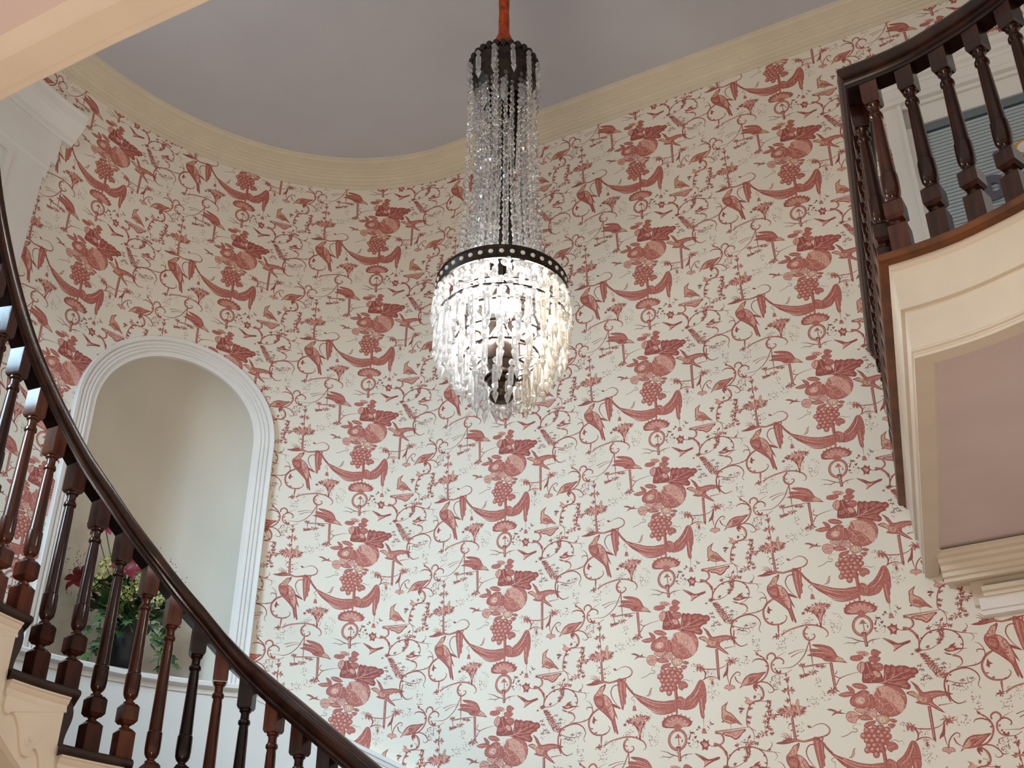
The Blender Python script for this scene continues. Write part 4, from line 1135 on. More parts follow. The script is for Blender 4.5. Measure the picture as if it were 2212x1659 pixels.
# the landing lies to the right of the return and nearer than the wall behind the front edge
SG = 1.0
_e = edge(.05)
if _e[3][0] < ret[3][0]: SG = -1.0
def E_(d): return edge(SG * d)
landing = empty('floor', UN(0, 4, ZL)); struct(landing, 'upper landing with cream panelled fascia and oak nosing at the right', 'landing')
LI = -Vector(landing.location)
def band(name, prof, m, smooth=30, parent=landing, inv_=None):
    """profile of (inset, z) swept along the open edge"""
    iv = LI if inv_ is None else inv_
    cols_ = [E_(a) for a, _ in prof]; rows = []
    for q in range(len(cols_[0])): rows.append([UN(cols_[j][q][0], cols_[j][q][1], prof[j][1]) + iv for j in range(len(prof))])
    mb = MB(); mb.sweep(rows); return mb.build(name, m, parent, smooth)
band('nosing', [(-.012, ZL), (-.020, ZL - .006), (-.022, ZL - .018), (-.018, ZL - .030), (-.010, ZL - .034), (.05, ZL - .034), (.05, ZL)], MT['nosing'])
band('fascia', [(.012, ZL - .034), (.012, ZL - .052), (.020, ZL - .058), (.022, ZL - .200), (.034, ZL - .202), (.034, ZL - .340), (.028, ZL - .346), (.028, ZL - .352), (.034, ZL - .356), (.034, ZS + .012), (.08, ZS + .012), (.08, ZL - .034)], MT['cream'], 20)
band('soffit_frame', [(.034, ZS + .011), (.034, ZS), (.090, ZS), (.100, ZS + .018), (.104, ZS + .030), (.104, ZS + .05), (.082, ZS + .05), (.082, ZS + .011)], MT['cream'], 20)
def fill(name, d, z, m, thick=.01, parent=landing, inv_=None):
    iv = LI if inv_ is None else inv_
    e = E_(d); pts = [UN(p[0], p[1], z) + iv for p in e] + [UN(3.2, 1.25, z) + iv, UN(3.2, 5.03, z) + iv]; n = len(pts)
    mb = MB(); mb.add(pts + [p + Vector((0, 0, thick)) for p in pts], [tuple(range(n)), tuple(range(2 * n - 1, n - 1, -1))] + [(q, (q + 1) % n, n + (q + 1) % n, n + q) for q in range(n)])
    return mb.build(name, m, parent)
fill('soffit_panel', .100, ZS + .028, MT['soffit']); fill('floorboards', .045, ZL - .03, MT['oakfloor'], .03)
# crown moulding under the landing soffit against the wall, returned at its left end
def strip_un(name, prof, u0_, u1_, m, parent, inv_):
    mb = MB(); mb.sweep([[UN(u, D - o, z) + inv_ for z, o in prof] for u in (u0_, u1_)]); return mb.build(name, m, parent, 25)
cp = [(ZS + .017, .0), (ZS + .017, .235), (ZS + .008, .225), (ZS - .004, .222), (ZS - .010, .205), (ZS - .022, .198), (ZS - .030, .180), (ZS - .046, .170), (ZS - .052, .158), (ZS - .068, .155), (ZS - .072, .142), (ZS - .086, .140), (ZS - .086, .118), (ZS - .060, .112), (ZS - .06, .0)]
tm = empty('trim_5', UN(-.56, D, ZS)); struct(tm, 'cream crown moulding under the landing soffit', 'moulding'); TI = -Vector(tm.location)
strip_un('moulding_run', cp, -.585, 3.0, MT['cream'], tm, TI)
strip_un('moulding_frieze', [(ZS - .06, .0), (ZS - .06, .03), (ZS - .16, .03), (ZS - .16, .0)], -.50, 3.0, MT['cream'], tm, TI)
dh = empty('door_1', UN(-.46, D, 2.6)); struct(dh, 'moulded white door head under the landing at the lower right', 'door casing'); DI = -Vector(dh.location)
strip_un('cornice', [(ZS - .105, .03), (ZS - .105, .085), (ZS - .122, .080), (ZS - .128, .066), (ZS - .140, .062), (ZS - .140, .03)], -.455, 1.4, MT['cream'], dh, DI)
strip_un('architrave', [(ZS - .140, .0), (ZS - .140, .050), (ZS - .155, .044), (ZS - .170, .040), (ZS - .185, .038), (ZS - .188, .030), (ZS - .205, .028), (ZS - .212, .012), (ZS - .212, .0)], -.478, 1.4, MT['white'], dh, DI)
strip_un('jamb', [(0.0, .0), (0.0, .03), (ZS - .2, .03), (ZS - .2, .0)], .30, .45, MT['white'], dh, DI)

# landing balustrade
lb = empty('landing_balustrade', UN(-.3, 3.3, ZL)); tag(lb, 'dark mahogany balustrade with turned balusters round the upper landing edge at right', 'balustrade'); BI2 = -Vector(lb.location)
HL = .738
lmesh = [baluster_mesh('baluster', HL, MT[w]) for w in ('wood', 'woodred')]
def along(pts, l):
    q = np.array(pts); L = np.concatenate([[0], np.cumsum(np.hypot(*np.diff(q, axis=0).T))]); return np.interp(l, L, q[:, 0]), np.interp(l, L, q[:, 1]), L[-1]
ce_ = E_(.022); frl = ce_[7:]; rtl = ce_[:8]
for q in range(14):
    u, n, L = along(frl, .046 + .1245 * q); u2, n2, _ = along(frl, .086 + .1245 * q)
    a, b = UN(u, n, 0), UN(u2, n2, 0); obj('baluster', lmesh[1 if q == 0 else 0], lb, UN(u, n, ZL) + BI2, math.atan2(b.y - a.y, b.x - a.x))  # corner baluster: warm orange light put into its wood colour
Lr = along(rtl, 0)[2]
for q in range(14):
    l = Lr - .10 - .126 * q
    if l < .03: break
    u, n, _ = along(rtl, l); a, b = UN(*rtl[0], 0), UN(*rtl[-1], 0); obj('baluster', lmesh[0], lb, UN(u, n, ZL) + BI2, math.atan2(b.y - a.y, b.x - a.x))
band('handrail', [(.022 + a * 1.05, ZL + HL + h) for a, h in RAILP], MT['rail'], 28, lb, BI2)
band('under_rail', [(.022 - .032, ZL + HL - .014), (.022 - .034, ZL + HL + .004), (.022 + .034, ZL + HL + .004), (.022 + .032, ZL + HL - .014)], MT['woodblk'], 28, lb, BI2)

# ------------------------------------------------------------------ near edge of the well, upper left: soffit of the upper floor
nf = empty('floor', UN(-2, .6, ZL)); struct(nf, 'underside of the upper floor with cream border at the top left', 'landing soffit'); NI = -Vector(nf.location)
lpath = [(float(a), float(b)) for a, b in _ip[int(np.searchsorted(_il, arc(11.5))):]]; lpath = [p for p in lpath if p[0] < .92]
def nband(name, prof, m, smooth=20):
    rows = []; offs = [offset_path(lpath, -a) for a, _ in prof]
    for q in range(len(lpath)): rows.append([UN(*offs[j][q], prof[j][1]) + NI for j in range(len(prof))])
    mb = MB(); mb.sweep(rows); return mb.build(name, m, nf, smooth)
nband('nosing', [(-.02, ZL), (-.02, ZL - .03), (.05, ZL - .034), (.05, ZL)], MT['nosing'])
nband('fascia', [(.0, ZL - .034), (.004, ZS + .012), (-.004, ZS + .006), (0, ZS + .003), (.02, ZS + .003), (.02, ZL - .034)], MT['cream'])
nband('soffit_frame', [(.021, ZS + .003), (.021, ZS), (.083, ZS), (.094, ZS + .02), (.115, ZS + .040), (.12, ZS + .06), (.021, ZS + .06)], MT['cream'])
mb = MB(); e = offset_path(lpath, -.112); pts = [UN(p[0], p[1], ZS + .038) + NI for p in e] + [UN(.92, -1.2, ZS + .038) + NI, UN(-5.2, -1.2, ZS + .038) + NI, UN(-5.2, e[0][1], ZS + .038) + NI]
n_ = len(pts); mb.add(pts + [p + Vector((0, 0, .35)) for p in pts], [tuple(range(n_)), tuple(range(2 * n_ - 1, n_ - 1, -1))] + [(q, (q + 1) % n_, n_ + (q + 1) % n_, n_ + q) for q in range(n_)])
mb.build('soffit_panel', MT['soffit'], nf)
# ground floor of the hall
mb = MB(); p4 = [UN(-7, -5, 0), UN(4, -5, 0), UN(4, 5.2, 0), UN(-7, 5.2, 0)]; mb.add(p4 + [p - Vector((0, 0, .05)) for p in p4], [(0, 1, 2, 3), (7, 6, 5, 4)])
gf = mb.build('floor', MT['oakfloor']); struct(gf, 'polished wooden ground floor of the hall', 'floor')

# ------------------------------------------------------------------ glazed door on the landing
dw = empty('window_1', UN(-.44, D, ZL)); struct(dw, 'white framed landing window with closed pale blue blind, behind the upper balustrade', 'window'); WI = -Vector(dw.location)
def wbox(name, u0_, u1_, z0, z1, o0, o1, m, parent=dw):
    mb = MB(); vs = [UN(u, D - o, z) + WI for z in (z0, z1) for u, o in ((u0_, o0), (u1_, o0), (u1_, o1), (u0_, o1))]
    mb.add(vs, [(0, 3, 2, 1), (4, 5, 6, 7), (0, 1, 5, 4), (1, 2, 6, 5), (2, 3, 7, 6), (3, 0, 4, 7)]); return mb.build(name, m, parent)
GZ, GB = 5.975, 4.45
wbox('casing', -.445, -.375, ZL, 6.12, .0, .035, MT['white']); wbox('casing', -.375, -.355, ZL, 6.12, .0, .048, MT['white'])
wbox('stile', -.355, -.278, ZL, 6.10, .0, .012, MT['white']); wbox('beading', -.284, -.268, GB, GZ + .01, .0, .026, MT['white'])
wbox('rail', -.355, 1.2, GZ, 6.10, .0, .012, MT['white']); wbox('beading', -.284, 1.2, GZ - .004, GZ + .014, .0, .026, MT['white'])
wbox('rail', -.355, 1.2, ZL, GB, .0, .012, MT['white'])
strip = [(6.10, .0), (6.10, .030), (6.118, .034), (6.122, .060), (6.150, .064), (6.155, .040), (6.23, .042), (6.235, .050), (6.25, .055), (6.262, .072), (6.28, .080), (6.295, .100), (6.32, .104), (6.32, 0)]
strip_un('head_cornice', strip, -.47, 1.4, MT['white'], dw, WI)
wbox('backing', -.278, 1.2, GB, GZ, .001, .002, MT['glassdark']); wbox('blind_headrail', -.268, 1.2, GZ - .05, GZ - .004, .003, .014, mat('blind_headrail', (.13, .17, .19), .6))
sl = None; nsl = int((GZ - .06 - GB) / .0215)
for q in range(nsl):
    z = GZ - .062 - q * .0215
    if sl is None:
        mb = MB(); vs = [(a, b, c) for a in (0, 1.46) for b, c in ((0, .0), (0, -.017), (.0035, -.0185), (.0045, -.001))]
        mb.sweep([vs[:4], vs[4:]]); sl = mb.mesh('blind_slat', MT['blind'])
    o = obj('blind_slat', sl, dw, UN(-.266, D - .004, z) + WI, -PHI); o.rotation_euler = (0, 0, math.atan2(TV.y, TV.x)); o.scale = (1, -1, 1)
# things stuck on the glass: a grey letter D, a purple spot and an orange-edged sign
def glass_poly(name, out, hole, m, o=.016, th=.003):
    mb = MB(); n = len(out)
    P = lambda a, b: UN(a, D - b[0], b[1])
    if hole:
        A = [UN(u, D - o - th, z) for u, z in out]; B = [UN(u, D - o - th, z) for u, z in hole]; A2 = [UN(u, D - o, z) for u, z in out]; B2 = [UN(u, D - o, z) for u, z in hole]
        mb.add(A + B + A2 + B2, [(q, (q + 1) % n, n + (q + 1) % n, n + q) for q in range(n)] + [(q, 2 * n + q, 2 * n + (q + 1) % n, (q + 1) % n) for q in range(n)] + [(n + q, n + (q + 1) % n, 3 * n + (q + 1) % n, 3 * n + q) for q in range(n)])
    else:
        A = [UN(u, D - o - th, z) for u, z in out]; A2 = [UN(u, D - o, z) for u, z in out]
        mb.add(A + A2, [tuple(range(n)), tuple(range(2 * n - 1, n - 1, -1))] + [(q, n + q, n + (q + 1) % n, (q + 1) % n) for q in range(n)])
    return mb.build(name, m)
def dshape(u, z, w, h, r): # D outline with the same count for hole
    pts = [(u, z), (u, z + h)]
    for a in np.linspace(90, -90, 12): pts.append((u + w - r + r * math.cos(math.radians(a)), z + h / 2 + h / 2 * math.sin(math.radians(a))))
    return pts
o = glass_poly('window_letter', dshape(-.075, 5.385, .115, .150, .07), dshape(-.036, 5.432, .036, .054, .024), MT['dletter'])
tag(o, 'large grey letter D stuck on the landing window', 'letter')
o = glass_poly('window_sticker', [(.022 + .018 * math.cos(a), 5.652 + .014 * math.sin(a)) for a in np.linspace(0, 6.28, 13)[:-1]], None, MT['purple']); tag(o, 'small purple spot on the landing window glass', 'sticker')
sg = empty('window_sign', UN(.15, D - .016, 5.66)); tag(sg, 'orange-edged white round sign on the landing window', 'sign')
for nm, r, m_, oo in (('sign_border', .062, MT['orange'], .016), ('sign_face', .044, MT['whitep'], .0195)):
    q = glass_poly(nm, [(.16 + r * math.cos(a), 5.64 + r * .8 * math.sin(a)) for a in np.linspace(0, 6.28, 21)[:-1]], None, m_, oo); q.parent = sg; q.location = -Vector(sg.location)

# ------------------------------------------------------------------ moulded casing high on the curved wall at the left
cw = empty('window_2', wall_pt(-5.7, 5.0)); struct(cw, 'white moulded window casing with projecting cornice high on the curved wall at left', 'window casing'); CI_ = -Vector(cw.location)
def cwall(name, prof, s0, s1, m=MT['white']):
    rows = [[Vector(p) + CI_ for p in wall_pts(np.full(len(prof), s), np.array([a for a, _ in prof]), np.array([b for _, b in prof]))] for s in np.linspace(s0, s1, 24)]
    mb = MB(); mb.sweep(rows); return mb.build(name, m, cw, 22)
cwall('cornice', [(6.30, .0), (6.30, .035), (6.315, .040), (6.325, .060), (6.35, .075), (6.375, .105), (6.40, .112), (6.405, .125), (6.45, .128), (6.455, .135), (6.47, .135), (6.47, .0)], -6.65, -5.50)
cwall('frieze', [(6.12, .0), (6.12, .030), (6.17, .034), (6.175, .028), (6.30, .028), (6.30, 0)], -6.65, -5.565)
cwall('architrave', [(6.0, .0), (6.0, .024), (6.06, .026), (6.07, .034), (6.12, .036), (6.12, .0)], -6.65, -5.60)
def jamb(name, s0, s1, o):
    rows = [[Vector(p) + CI_ for p in wall_pts(np.array([s0, s0, s1, s1]), np.full(4, z), np.array([0, o, o, 0]))] for z in np.linspace(3.97, 6.0, 4)]
    mb = MB(); mb.sweep(rows); return mb.build(name, MT['white'], cw)
jamb('jamb', -5.84, -5.62, .024); jamb('jamb_beading', -5.87, -5.835, .040); jamb('reveal', -6.3, -5.87, .006)

# ------------------------------------------------------------------ chandelier
CHX, CHY = -0.036, 3.5
ch = empty('chandelier', (CHX, CHY, 4.2)); tag(ch, 'crystal bag chandelier with dark bronze bands hanging from a rust velvet cord', 'chandelier')
Z = lambda z: z - 4.2
def cb(mb, name, m, smooth=40, parent=ch):
    return mb.build(name, m, parent, smooth)
rg = random.Random(11)
# velvet sleeve over the chain
mb = MB()
pr = [(.036, 5.27), (.048, 5.31), (.046, 5.36), (.032, 5.405), (.0225, 5.43)] + [(.0215 + .001 * math.sin(q * 2.1), 5.46 + q * .0465) for q in range(32)]
mb.lathe([(r, Z(z)) for r, z in pr], 14); cb(mb, 'cord_sleeve', MT['velvet'])
# crown: pierced bronze bowl with scalloped rim, wider at the top
mb = MB(); mb.lathe([(r * .87, Z(z - .093)) for r, z in [(.05, 5.385), (.145, 5.335), (.150, 5.325), (.147, 5.315), (.140, 5.29), (.150, 5.265), (.151, 5.255), (.146, 5.25), (.122, 5.20), (.104, 5.165), (.110, 5.160), (.108, 5.150), (.09, 5.15), (.085, 5.2), (.12, 5.30), (.05, 5.36)]], 40, cap=False); crown = cb(mb, 'crown', MT['bronze'])
bead = MB().ball((0, 0, 0), .016, 8, 1.25).mesh('crown_scallop', MT['bronze'], 50)
for q in range(28):
    a = 2 * math.pi * q / 28; obj('crown_scallop', bead, ch, (.128 * math.cos(a), .128 * math.sin(a), Z(5.245)))
# crystal drop: button, faceted prism with pointed end
def prism_mesh(name, L, m, w=.0105):
    mb = MB(); n = 6
    mb.lathe([(.0005, 0), (w * .7, -.004), (w * 1.05, -.012), (w * .7, -.020), (.001, -.024)], 8, cap=False)
    t = -.026
    mb.lathe([(.001, t), (w * .55, t - .004), (w, t - .010), (w, t - L), (w * .35, t - L - .008)], n, cap=False)
    mb.lathe([(.001, t - L - .006), (w * .6, t - L - .010), (w * 1.12, t - L - .020), (w * .75, t - L - .034), (.0006, t - L - .056)], 6, cap=False)
    return mb.mesh(name, m)
PM = {(L, c): prism_mesh('crystal_prism', L, MT[c]) for L in (.045, .070, .085) for c in ('crystal', 'crystalw')}
def drop(x, y, z, L, c='crystal', tilt=.03):
    o = obj('crystal_prism', PM[(L, c)], ch, (x, y, Z(z)), rg.uniform(0, 6.28)); o.rotation_euler = (rg.uniform(-tilt, tilt), rg.uniform(-tilt, tilt), rg.uniform(0, 6.28)); return o
for q in range(12):
    a = 2 * math.pi * (q + .5) / 12; drop(.140 * math.cos(a), .140 * math.sin(a), 5.232, .070)
for q in range(8):
    a = 2 * math.pi * q / 8; drop(.103 * math.cos(a), .103 * math.sin(a), 5.082, .045)
# strands of octagon beads from the crown down to the big ring
RB, ZB = .232, 4.137          # big ring radius and height
bm_ = MB().lathe([(.0006, -.0135), (.0075, -.010), (.0125, 0), (.0075, .010), (.0006, .0135)], 8, cap=False)
bv, bf = bm_.v, bm_.f
bead_mesh_ = bm_.mesh('crystal_bead', MT['bead']); NBEAD = [0]
def strand(a0, a1, r0, r1, z0, z1, sag):
    mb = MB(); L = abs(z0 - z1); n = int(L / .0275); singles = []
    for q in range(n + 1):
        t = q / n; a = a0 + (a1 - a0) * t; r = r0 + (r1 - r0) * (t ** 2.2) - sag * math.sin(math.pi * t) * .02; s = 1.02 + .45 * t * t
        c = Vector((r * math.cos(a), r * math.sin(a), Z(z0 + (z1 - z0) * t))); R = Matrix.Rotation(rg.uniform(-.5, .5), 3, 'X') @ Matrix.Rotation(rg.uniform(0, 3.1), 3, 'Z')
        if math.sin(a) < -.25 and t > .30 and NBEAD[0] < 300: singles.append((c, R, s)); NBEAD[0] += 1; continue
        mb.add([c + R @ Vector((p[0] * s, p[1] * s * .7, p[2] * s)) for p in bv], bf)
    st = cb(mb, 'bead_strand', MT['bead'], None)
    for c, R, s in singles:
        o = obj('crystal_bead', bead_mesh_, st, c); o.rotation_euler = R.to_euler(); o.scale = (s, s * .7, s)
    return st
for q in range(22):
    a = 2 * math.pi * (q + rg.uniform(-.18, .18)) / 22; strand(a, a + rg.uniform(-.06, .06), .104 + rg.uniform(-.012, .012), rg.uniform(.112, .155), 5.11 + rg.uniform(-.02, .03), ZB + .03, rg.uniform(.2, 1.2))
for q in range(6):
    a = 2 * math.pi * (q + .3) / 6; strand(a, a, .136, .160, 5.205, ZB + .03, .2)
# rods that carry the ring
for a in (.35, 1.4, 2.45, 3.5, 4.55, 5.6):
    mb = MB(); mb.tube([(.055 * math.cos(a), .055 * math.sin(a), Z(5.07)), (.040 * math.cos(a), .040 * math.sin(a), Z(4.7)), (.036 * math.cos(a), .036 * math.sin(a), Z(4.10))], .0085, 8); cb(mb, 'rod', MT['bronze'])
for q in range(4):
    a = q * math.pi / 2 + .4; mb = MB(); mb.tube([(.03 * math.cos(a), .03 * math.sin(a), Z(4.130)), (RB * math.cos(a), RB * math.sin(a), Z(4.137))], .006, 6); cb(mb, 'ring_spoke', MT['bronze'])
# big bronze band with glass studs
mb = MB(); mb.lathe([(RB - .006, Z(ZB - .024)), (RB + .002, Z(ZB - .026)), (RB + .004, Z(ZB - .020)), (RB + .001, Z(ZB - .016)), (RB + .001, Z(ZB + .018)), (RB + .004, Z(ZB + .022)), (RB + .002, Z(ZB + .028)), (RB - .006, Z(ZB + .026)), (RB - .006, Z(ZB - .024))], 64, cap=False); cb(mb, 'band', MT['bronze'], 30)
st_ = MB().lathe([(.0005, .005), (.006, .0035), (.0088, 0), (.0088, -.004)], 10, cap=False).mesh('band_stud', MT['whitep'], 40)
for q in range(40):
    a = 2 * math.pi * q / 40; o = obj('band_stud', st_, ch, ((RB + .002) * math.cos(a), (RB + .002) * math.sin(a), Z(ZB + .001))); o.rotation_euler = Vector((math.cos(a), math.sin(a), 0)).to_track_quat('Z', 'Y').to_euler()
# inner hoops that carry the tiers
TIERS = [(RB, ZB - .026, .070, 30), (0.205, 4.0482, 0.085, 28), (0.226, 4.0067, 0.085, 28), (0.19, 3.9735, 0.085, 24), (0.165, 3.9071, 0.085, 20), (0.128, 3.8573, 0.07, 16), (0.09, 3.8075, 0.07, 11), (0.055, 3.7701, 0.045, 6)]
for r, z, L, n in TIERS:
    mb = MB(); mb.lathe([(r - .003, Z(z - .003)), (r + .003, Z(z - .003)), (r + .003, Z(z + .003)), (r - .003, Z(z + .003)), (r - .003, Z(z - .003))], 48, cap=False); cb(mb, 'hoop', MT['bronze'], 30)
    for q in range(n):
        a = 2 * math.pi * (q + rg.uniform(-.15, .15)) / n; drop(r * math.cos(a), r * math.sin(a), z + rg.uniform(-.012, .006), L, 'crystalw' if math.cos(a) > .55 else 'crystal', .08)
# bead garlands below the band
for q in range(10):
    a0 = 2 * math.pi * q / 10; mb = MB()
    for t in np.linspace(0, 1, 9):
        a = a0 + t * 2 * math.pi / 10; r = RB - .012; c = Vector((r * math.cos(a), r * math.sin(a), Z(ZB - .035 - .07 * math.sin(math.pi * t)))); R = Matrix.Rotation(rg.uniform(0, 3), 3, 'Z')
        mb.add([c + R @ Vector(p) for p in bv], bf)
    cb(mb, 'bead_garland', MT['bead'], None)
# central stem, candle cups and finial
mb = MB(); mb.lathe([(r, Z(z)) for r, z in [(.012, 4.127), (.05, 4.1146), (.052, 4.0897), (.02, 4.0814), (.014, 4.044), (.014, 3.9361), (.05, 3.9112), (.062, 3.878), (.055, 3.8365), (.040, 3.7992), (.048, 3.7867), (.052, 3.7701), (.046, 3.7535), (.03, 3.7452), (.026, 3.7245), (.040, 3.712), (.041, 3.6996), (.034, 3.6913), (.001, 3.6871)]], 24, cap=False); cb(mb, 'stem', MT['bronzeb'], 35)
bulbm = bpy.data.materials.new('lit_bulb'); bulbm.use_nodes = True; _b = bulbm.node_tree.nodes['Principled BSDF']; _b.inputs['Emission Color'].default_value = (1, .97, .93, 1); _b.inputs['Emission Strength'].default_value = 300
bl = MB().lathe([(.0005, .085), (.010, .081), (.022, .064), (.029, .040), (.026, .016), (.015, 0)], 14, cap=False).mesh('bulb', bulbm, 60)
cup = MB().lathe([(.012, -.045), (.016, -.04), (.016, -.004), (.024, 0), (.014, .002)], 12, cap=False).mesh('bulb_holder', MT['bronzeb'], 35)
for q in range(4):
    a = q * math.pi / 2 - 1.52; x, y = .092 * math.cos(a), .092 * math.sin(a); zb_ = 3.955; obj('bulb', bl, ch, (x, y, Z(zb_))); obj('bulb_holder', cup, ch, (x, y, Z(zb_)))
    mb = MB(); mb.tube([(0.014 * math.cos(a), .014 * math.sin(a), Z(zb_ + .03)), (.05 * math.cos(a), .05 * math.sin(a), Z(zb_ - .03)), (x, y, Z(zb_ - .04))], .005, 6); cb(mb, 'arm', MT['bronzeb'])
point_light('chandelier_light', (CHX, CHY, 4.02), 36, (1.0, .93, .82), .10)

# ------------------------------------------------------------------ urn of flowers in the niche
sx = -4.60; base = wall_pt(sx, NICHE_Z0) - wall_in(sx) * .17
fu = empty('flower_urn', base); tag(fu, 'black pedestal urn filled with trailing ivy, pale hydrangeas and magenta lilies in the niche', 'flower urn')
mb = MB(); mb.lathe([(.075, 0), (.078, .012), (.060, .022), (.040, .032), (.034, .048), (.040, .056), (.060, .070), (.072, .100), (.078, .15), (.082, .20), (.092, .245), (.108, .27), (.112, .285), (.106, .292), (.09, .288), (.02, .27)], 28); mb.build('urn', MT['urn'], fu, 35)
inw = wall_in(sx); side = Vector((-inw.y, inw.x, 0))
gl = [mat('leaf_' + n, c, .45, var=.35, vscale=30) for n, c in (('deep', (.022, .060, .020)), ('mid', (.075, .16, .04)), ('ivy', (.10, .17, .09)), ('lime', (.28, .32, .07)), ('bronze', (.15, .045, .03)), ('tan', (.38, .19, .08)))]
def ivy_mesh(m):
    out = [(0, 0), (.35, -.15), (.55, .12), (.38, .28), (.62, .62), (.24, .52), (0, 1.0), (-.24, .52), (-.62, .62), (-.38, .28), (-.55, .12), (-.35, -.15)]
    mb = MB(); vs = [(0, .3, .06)] + [(x, y, -.10 * abs(x) * abs(x)) for x, y in out]; n = len(out)
    vs2 = [(x, y, z - .03) for x, y, z in vs]
    mb.add(vs + vs2, [(0, 1 + q, 1 + (q + 1) % n) for q in range(n)] + [(n + 1, n + 2 + (q + 1) % n, n + 2 + q) for q in range(n)] + [(1 + q, n + 2 + q, n + 2 + (q + 1) % n, 1 + (q + 1) % n) for q in range(n)])
    return mb.mesh('ivy_leaf', m)
def blade_mesh(m):
    mb = MB(); rows = []
    for t in np.linspace(0, 1, 6):
        w = .26 * math.sin(math.pi * (t * .9 + .06)) + .004; y = t; z = -.12 * t * t; rows.append([(-w, y, z + .03), (0, y, z), (w, y, z + .03), (w, y, z + .02), (0, y, z - .012), (-w, y, z + .02)])
    mb.sweep(rows); return mb.mesh('leaf', m)
IV = [ivy_mesh(g) for g in gl[:3]]; BLD = [blade_mesh(g) for g in (gl[0], gl[1], gl[3], gl[4], gl[5])]
rg = random.Random(21)
def put(name, me, p, direction, s, roll=None):
    o = obj(name, me, fu, p); d = Vector(direction).normalized(); q = d.to_track_quat('Y', 'Z'); o.rotation_mode = 'QUATERNION'
    from mathutils import Quaternion
    o.rotation_quaternion = q @ Quaternion((0, 1, 0), roll if roll is not None else rg.uniform(-.8, .8)); o.scale = (s, s, s); return o
def L3(a, b, z): return side * (a - .30 * max(0, z - .3)) + inw * b + Vector((0, 0, z))      # a to the side, b toward the room
for q in range(120):
    a = rg.uniform(-1, 1); e = rg.uniform(-.1, 1.2); r = rg.uniform(.06, .19); p = L3(r * 1.15 * a, rg.uniform(-.03, .13), .30 + .20 * max(0, math.sin(e)) * (1 - .35 * a * a)); put('ivy_leaf' if q % 2 else 'leaf', (IV if q % 2 else BLD[:3])[q % 3], p, L3(a, rg.uniform(.2, 1), rg.uniform(-.5, .9)), rg.uniform(.06, .10))
for j, (a0, n, len_) in enumerate([(-.17, 9, .27), (-.12, 8, .22), (.15, 9, .27), (.19, 8, .21), (.10, 6, .14), (-.22, 6, .13), (-.06, 4, .1)]):
    pts = []; 
    for q in range(n):
        t = q / (n - 1); pts.append(L3(a0 * (1 + .15 * t) + .02 * math.sin(3 * t + j), .09 + .02 * math.sin(2 * t), .31 - len_ * t))
        put('ivy_leaf', IV[(q + j) % 3], pts[-1] + L3(rg.uniform(-.025, .025), .012, 0), L3(rg.uniform(-.7, .7), .5, -.8), rg.uniform(.04, .062))
    MB().tube(pts, .0022, 5).build('ivy_stem', gl[0], fu)
hyd = [mat('hydrangea_' + n, c, .6, var=.3, vscale=60) for n, c in (('lime', (.42, .48, .15)), ('pale', (.62, .72, .34)), ('yellow', (.50, .46, .13)))]
def hydrangea(m, R, nf_):
    mb = MB()
    for q in range(nf_):
        z = 1 - 1.5 * (q + .5) / nf_; a = q * 2.39996; s = math.sqrt(max(0, 1 - z * z)); d = Vector((s * math.cos(a), s * math.sin(a), z)); x = d.orthogonal().normalized(); y = d.cross(x); c = d * R
        for k in range(4):
            b = k * math.pi / 2 + q; e = x * math.cos(b) + y * math.sin(b); f = x * -math.sin(b) + y * math.cos(b); w = R * .17
            mb.add([c, c + e * w + f * w * .75 + d * w * .2, c + e * w * 2.0 + d * w * .45, c + e * w - f * w * .75 + d * w * .2, c - d * w * .3], [(0, 1, 2, 3), (4, 3, 2, 1), (0, 4, 1), (0, 3, 4)])
    return mb.mesh('hydrangea', m)
HY = [hydrangea(hyd[0], .055, 34), hydrangea(hyd[1], .062, 38), hydrangea(hyd[2], .05, 30)]
for a, b, z, k, s in [(.055, .14, .47, 1, 1.1), (-.10, .11, .52, 2, 1.15), (.07, .08, .60, 2, .85), (-.06, .16, .39, 0, .7), (.17, .10, .42, 2, .8), (-.16, .10, .44, 2, .8), (.10, .15, .40, 1, .7)]:
    o = obj('hydrangea', HY[k], fu, L3(a, b, z)); o.rotation_euler = Vector(L3(a, .25, .12)).to_track_quat('Z', 'Y').to_euler(); o.scale = (s, s, s)
lily = [mat('lily_magenta', (.24, .010, .05), .5, var=.4, vscale=30), mat('lily_red', (.19, .009, .022), .5, var=.4, vscale=30)]
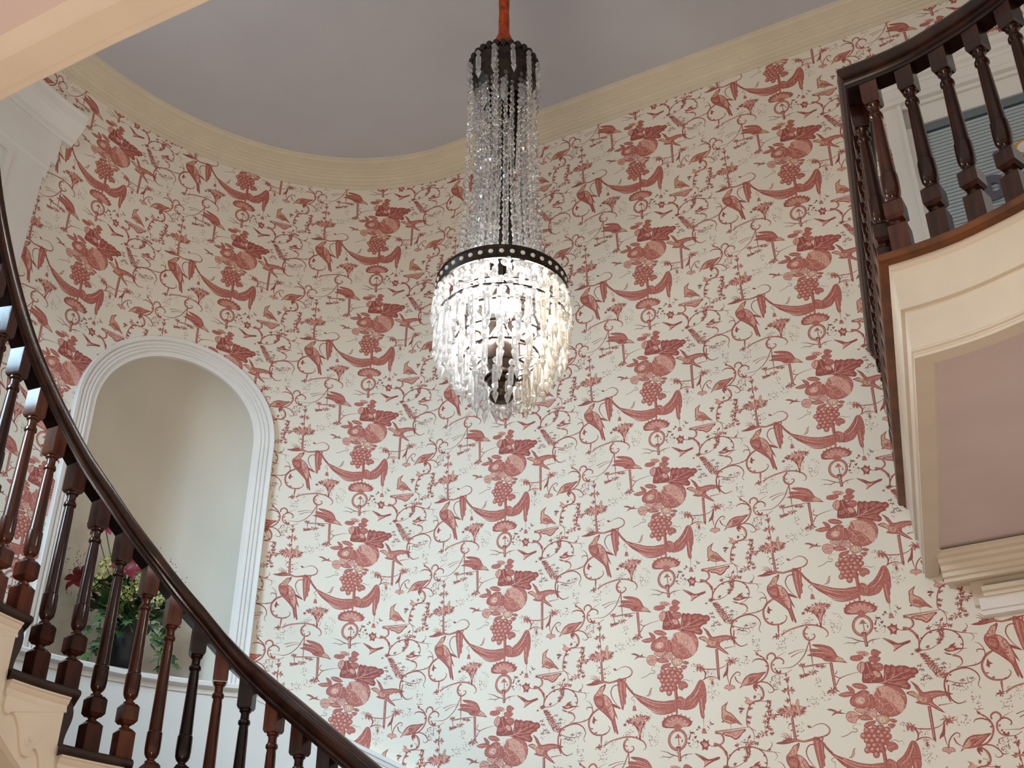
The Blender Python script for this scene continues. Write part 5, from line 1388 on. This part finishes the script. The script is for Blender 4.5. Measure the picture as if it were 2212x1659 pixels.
def petal_mesh(m):
    mb = MB(); rows = []
    for t in np.linspace(0, 1, 7):
        w = .20 * math.sin(math.pi * min(1, t * .92 + .08)) + .01; r = .10 + .75 * t; h = .55 * t - .42 * t ** 3
        rows.append([(r, x, h + zz) for x, zz in ((-w, .05), (0, 0), (w, .05), (w, .035), (0, -.02), (-w, .035))])
    mb.sweep(rows); return mb.mesh('petal', m, 50)
PT = [petal_mesh(m) for m in lily]; throat = [MB().lathe([(.02, -.12), (.06, -.02), (.13, .04), (.05, .10), (.001, .12)], 8, cap=False).mesh('lily', m, 50) for m in lily]
for a, b, z, k, s in [(-.10, .13, .73, 0, .11), (.03, .11, .66, 0, .06), (-.04, .17, .50, 1, .10), (.10, .09, .60, 1, .055), (-.13, .09, .72, 1, .06), (-.24, .05, .46, 1, .10), (-.03, .15, .60, 0, .06)]:
    o = obj('lily', throat[k], fu, L3(a, b, z)); o.rotation_euler = (L3(a * 2, .35, .18)).to_track_quat('Z', 'Y').to_euler(); o.scale = (s, s, s)
    for j in range(6): obj('petal', PT[k], o, (0, 0, .02 * (j % 2)), j * math.pi / 3)
    MB().tube([L3(a * .5, .06, .34), L3(a * .9, b * .8, z - .08), L3(a, b - .01, z - .005)], .003, 5).build('flower_stem', gl[1], fu)
for a, b, z, k, s in [(-.08, .17, .415, 4, .09), (-.13, .16, .42, 4, .08), (.06, .16, .36, 4, .07), (.10, .17, .33, 3, .07), (.01, .17, .38, 3, .06), (-.21, .06, .40, 3, .10), (-.22, .05, .50, 3, .09)]:
    put('leaf', BLD[k], L3(a, b, z), L3(a, .5, -.1), s)
fil = mat('dried_filler', (.12, .10, .06), .8)
for j, (a, z, dx) in enumerate([(.20, .60, .10), (.23, .52, .10), (-.23, .55, -.08), (-.25, .42, -.06), (.12, .66, .06)]):
    mb = MB(); p0 = L3(a * .6, .05, .40); p1 = L3(a + dx * .3, .06, z); mb.tube([p0, p1], .0015, 4)
    for q in range(26): c = p1 + L3(rg.uniform(-.045, .045), rg.uniform(-.03, .03), rg.uniform(-.06, .06)); mb.ball(c, .0030, 5)
    mb.build('filler_sprig', fil, fu)
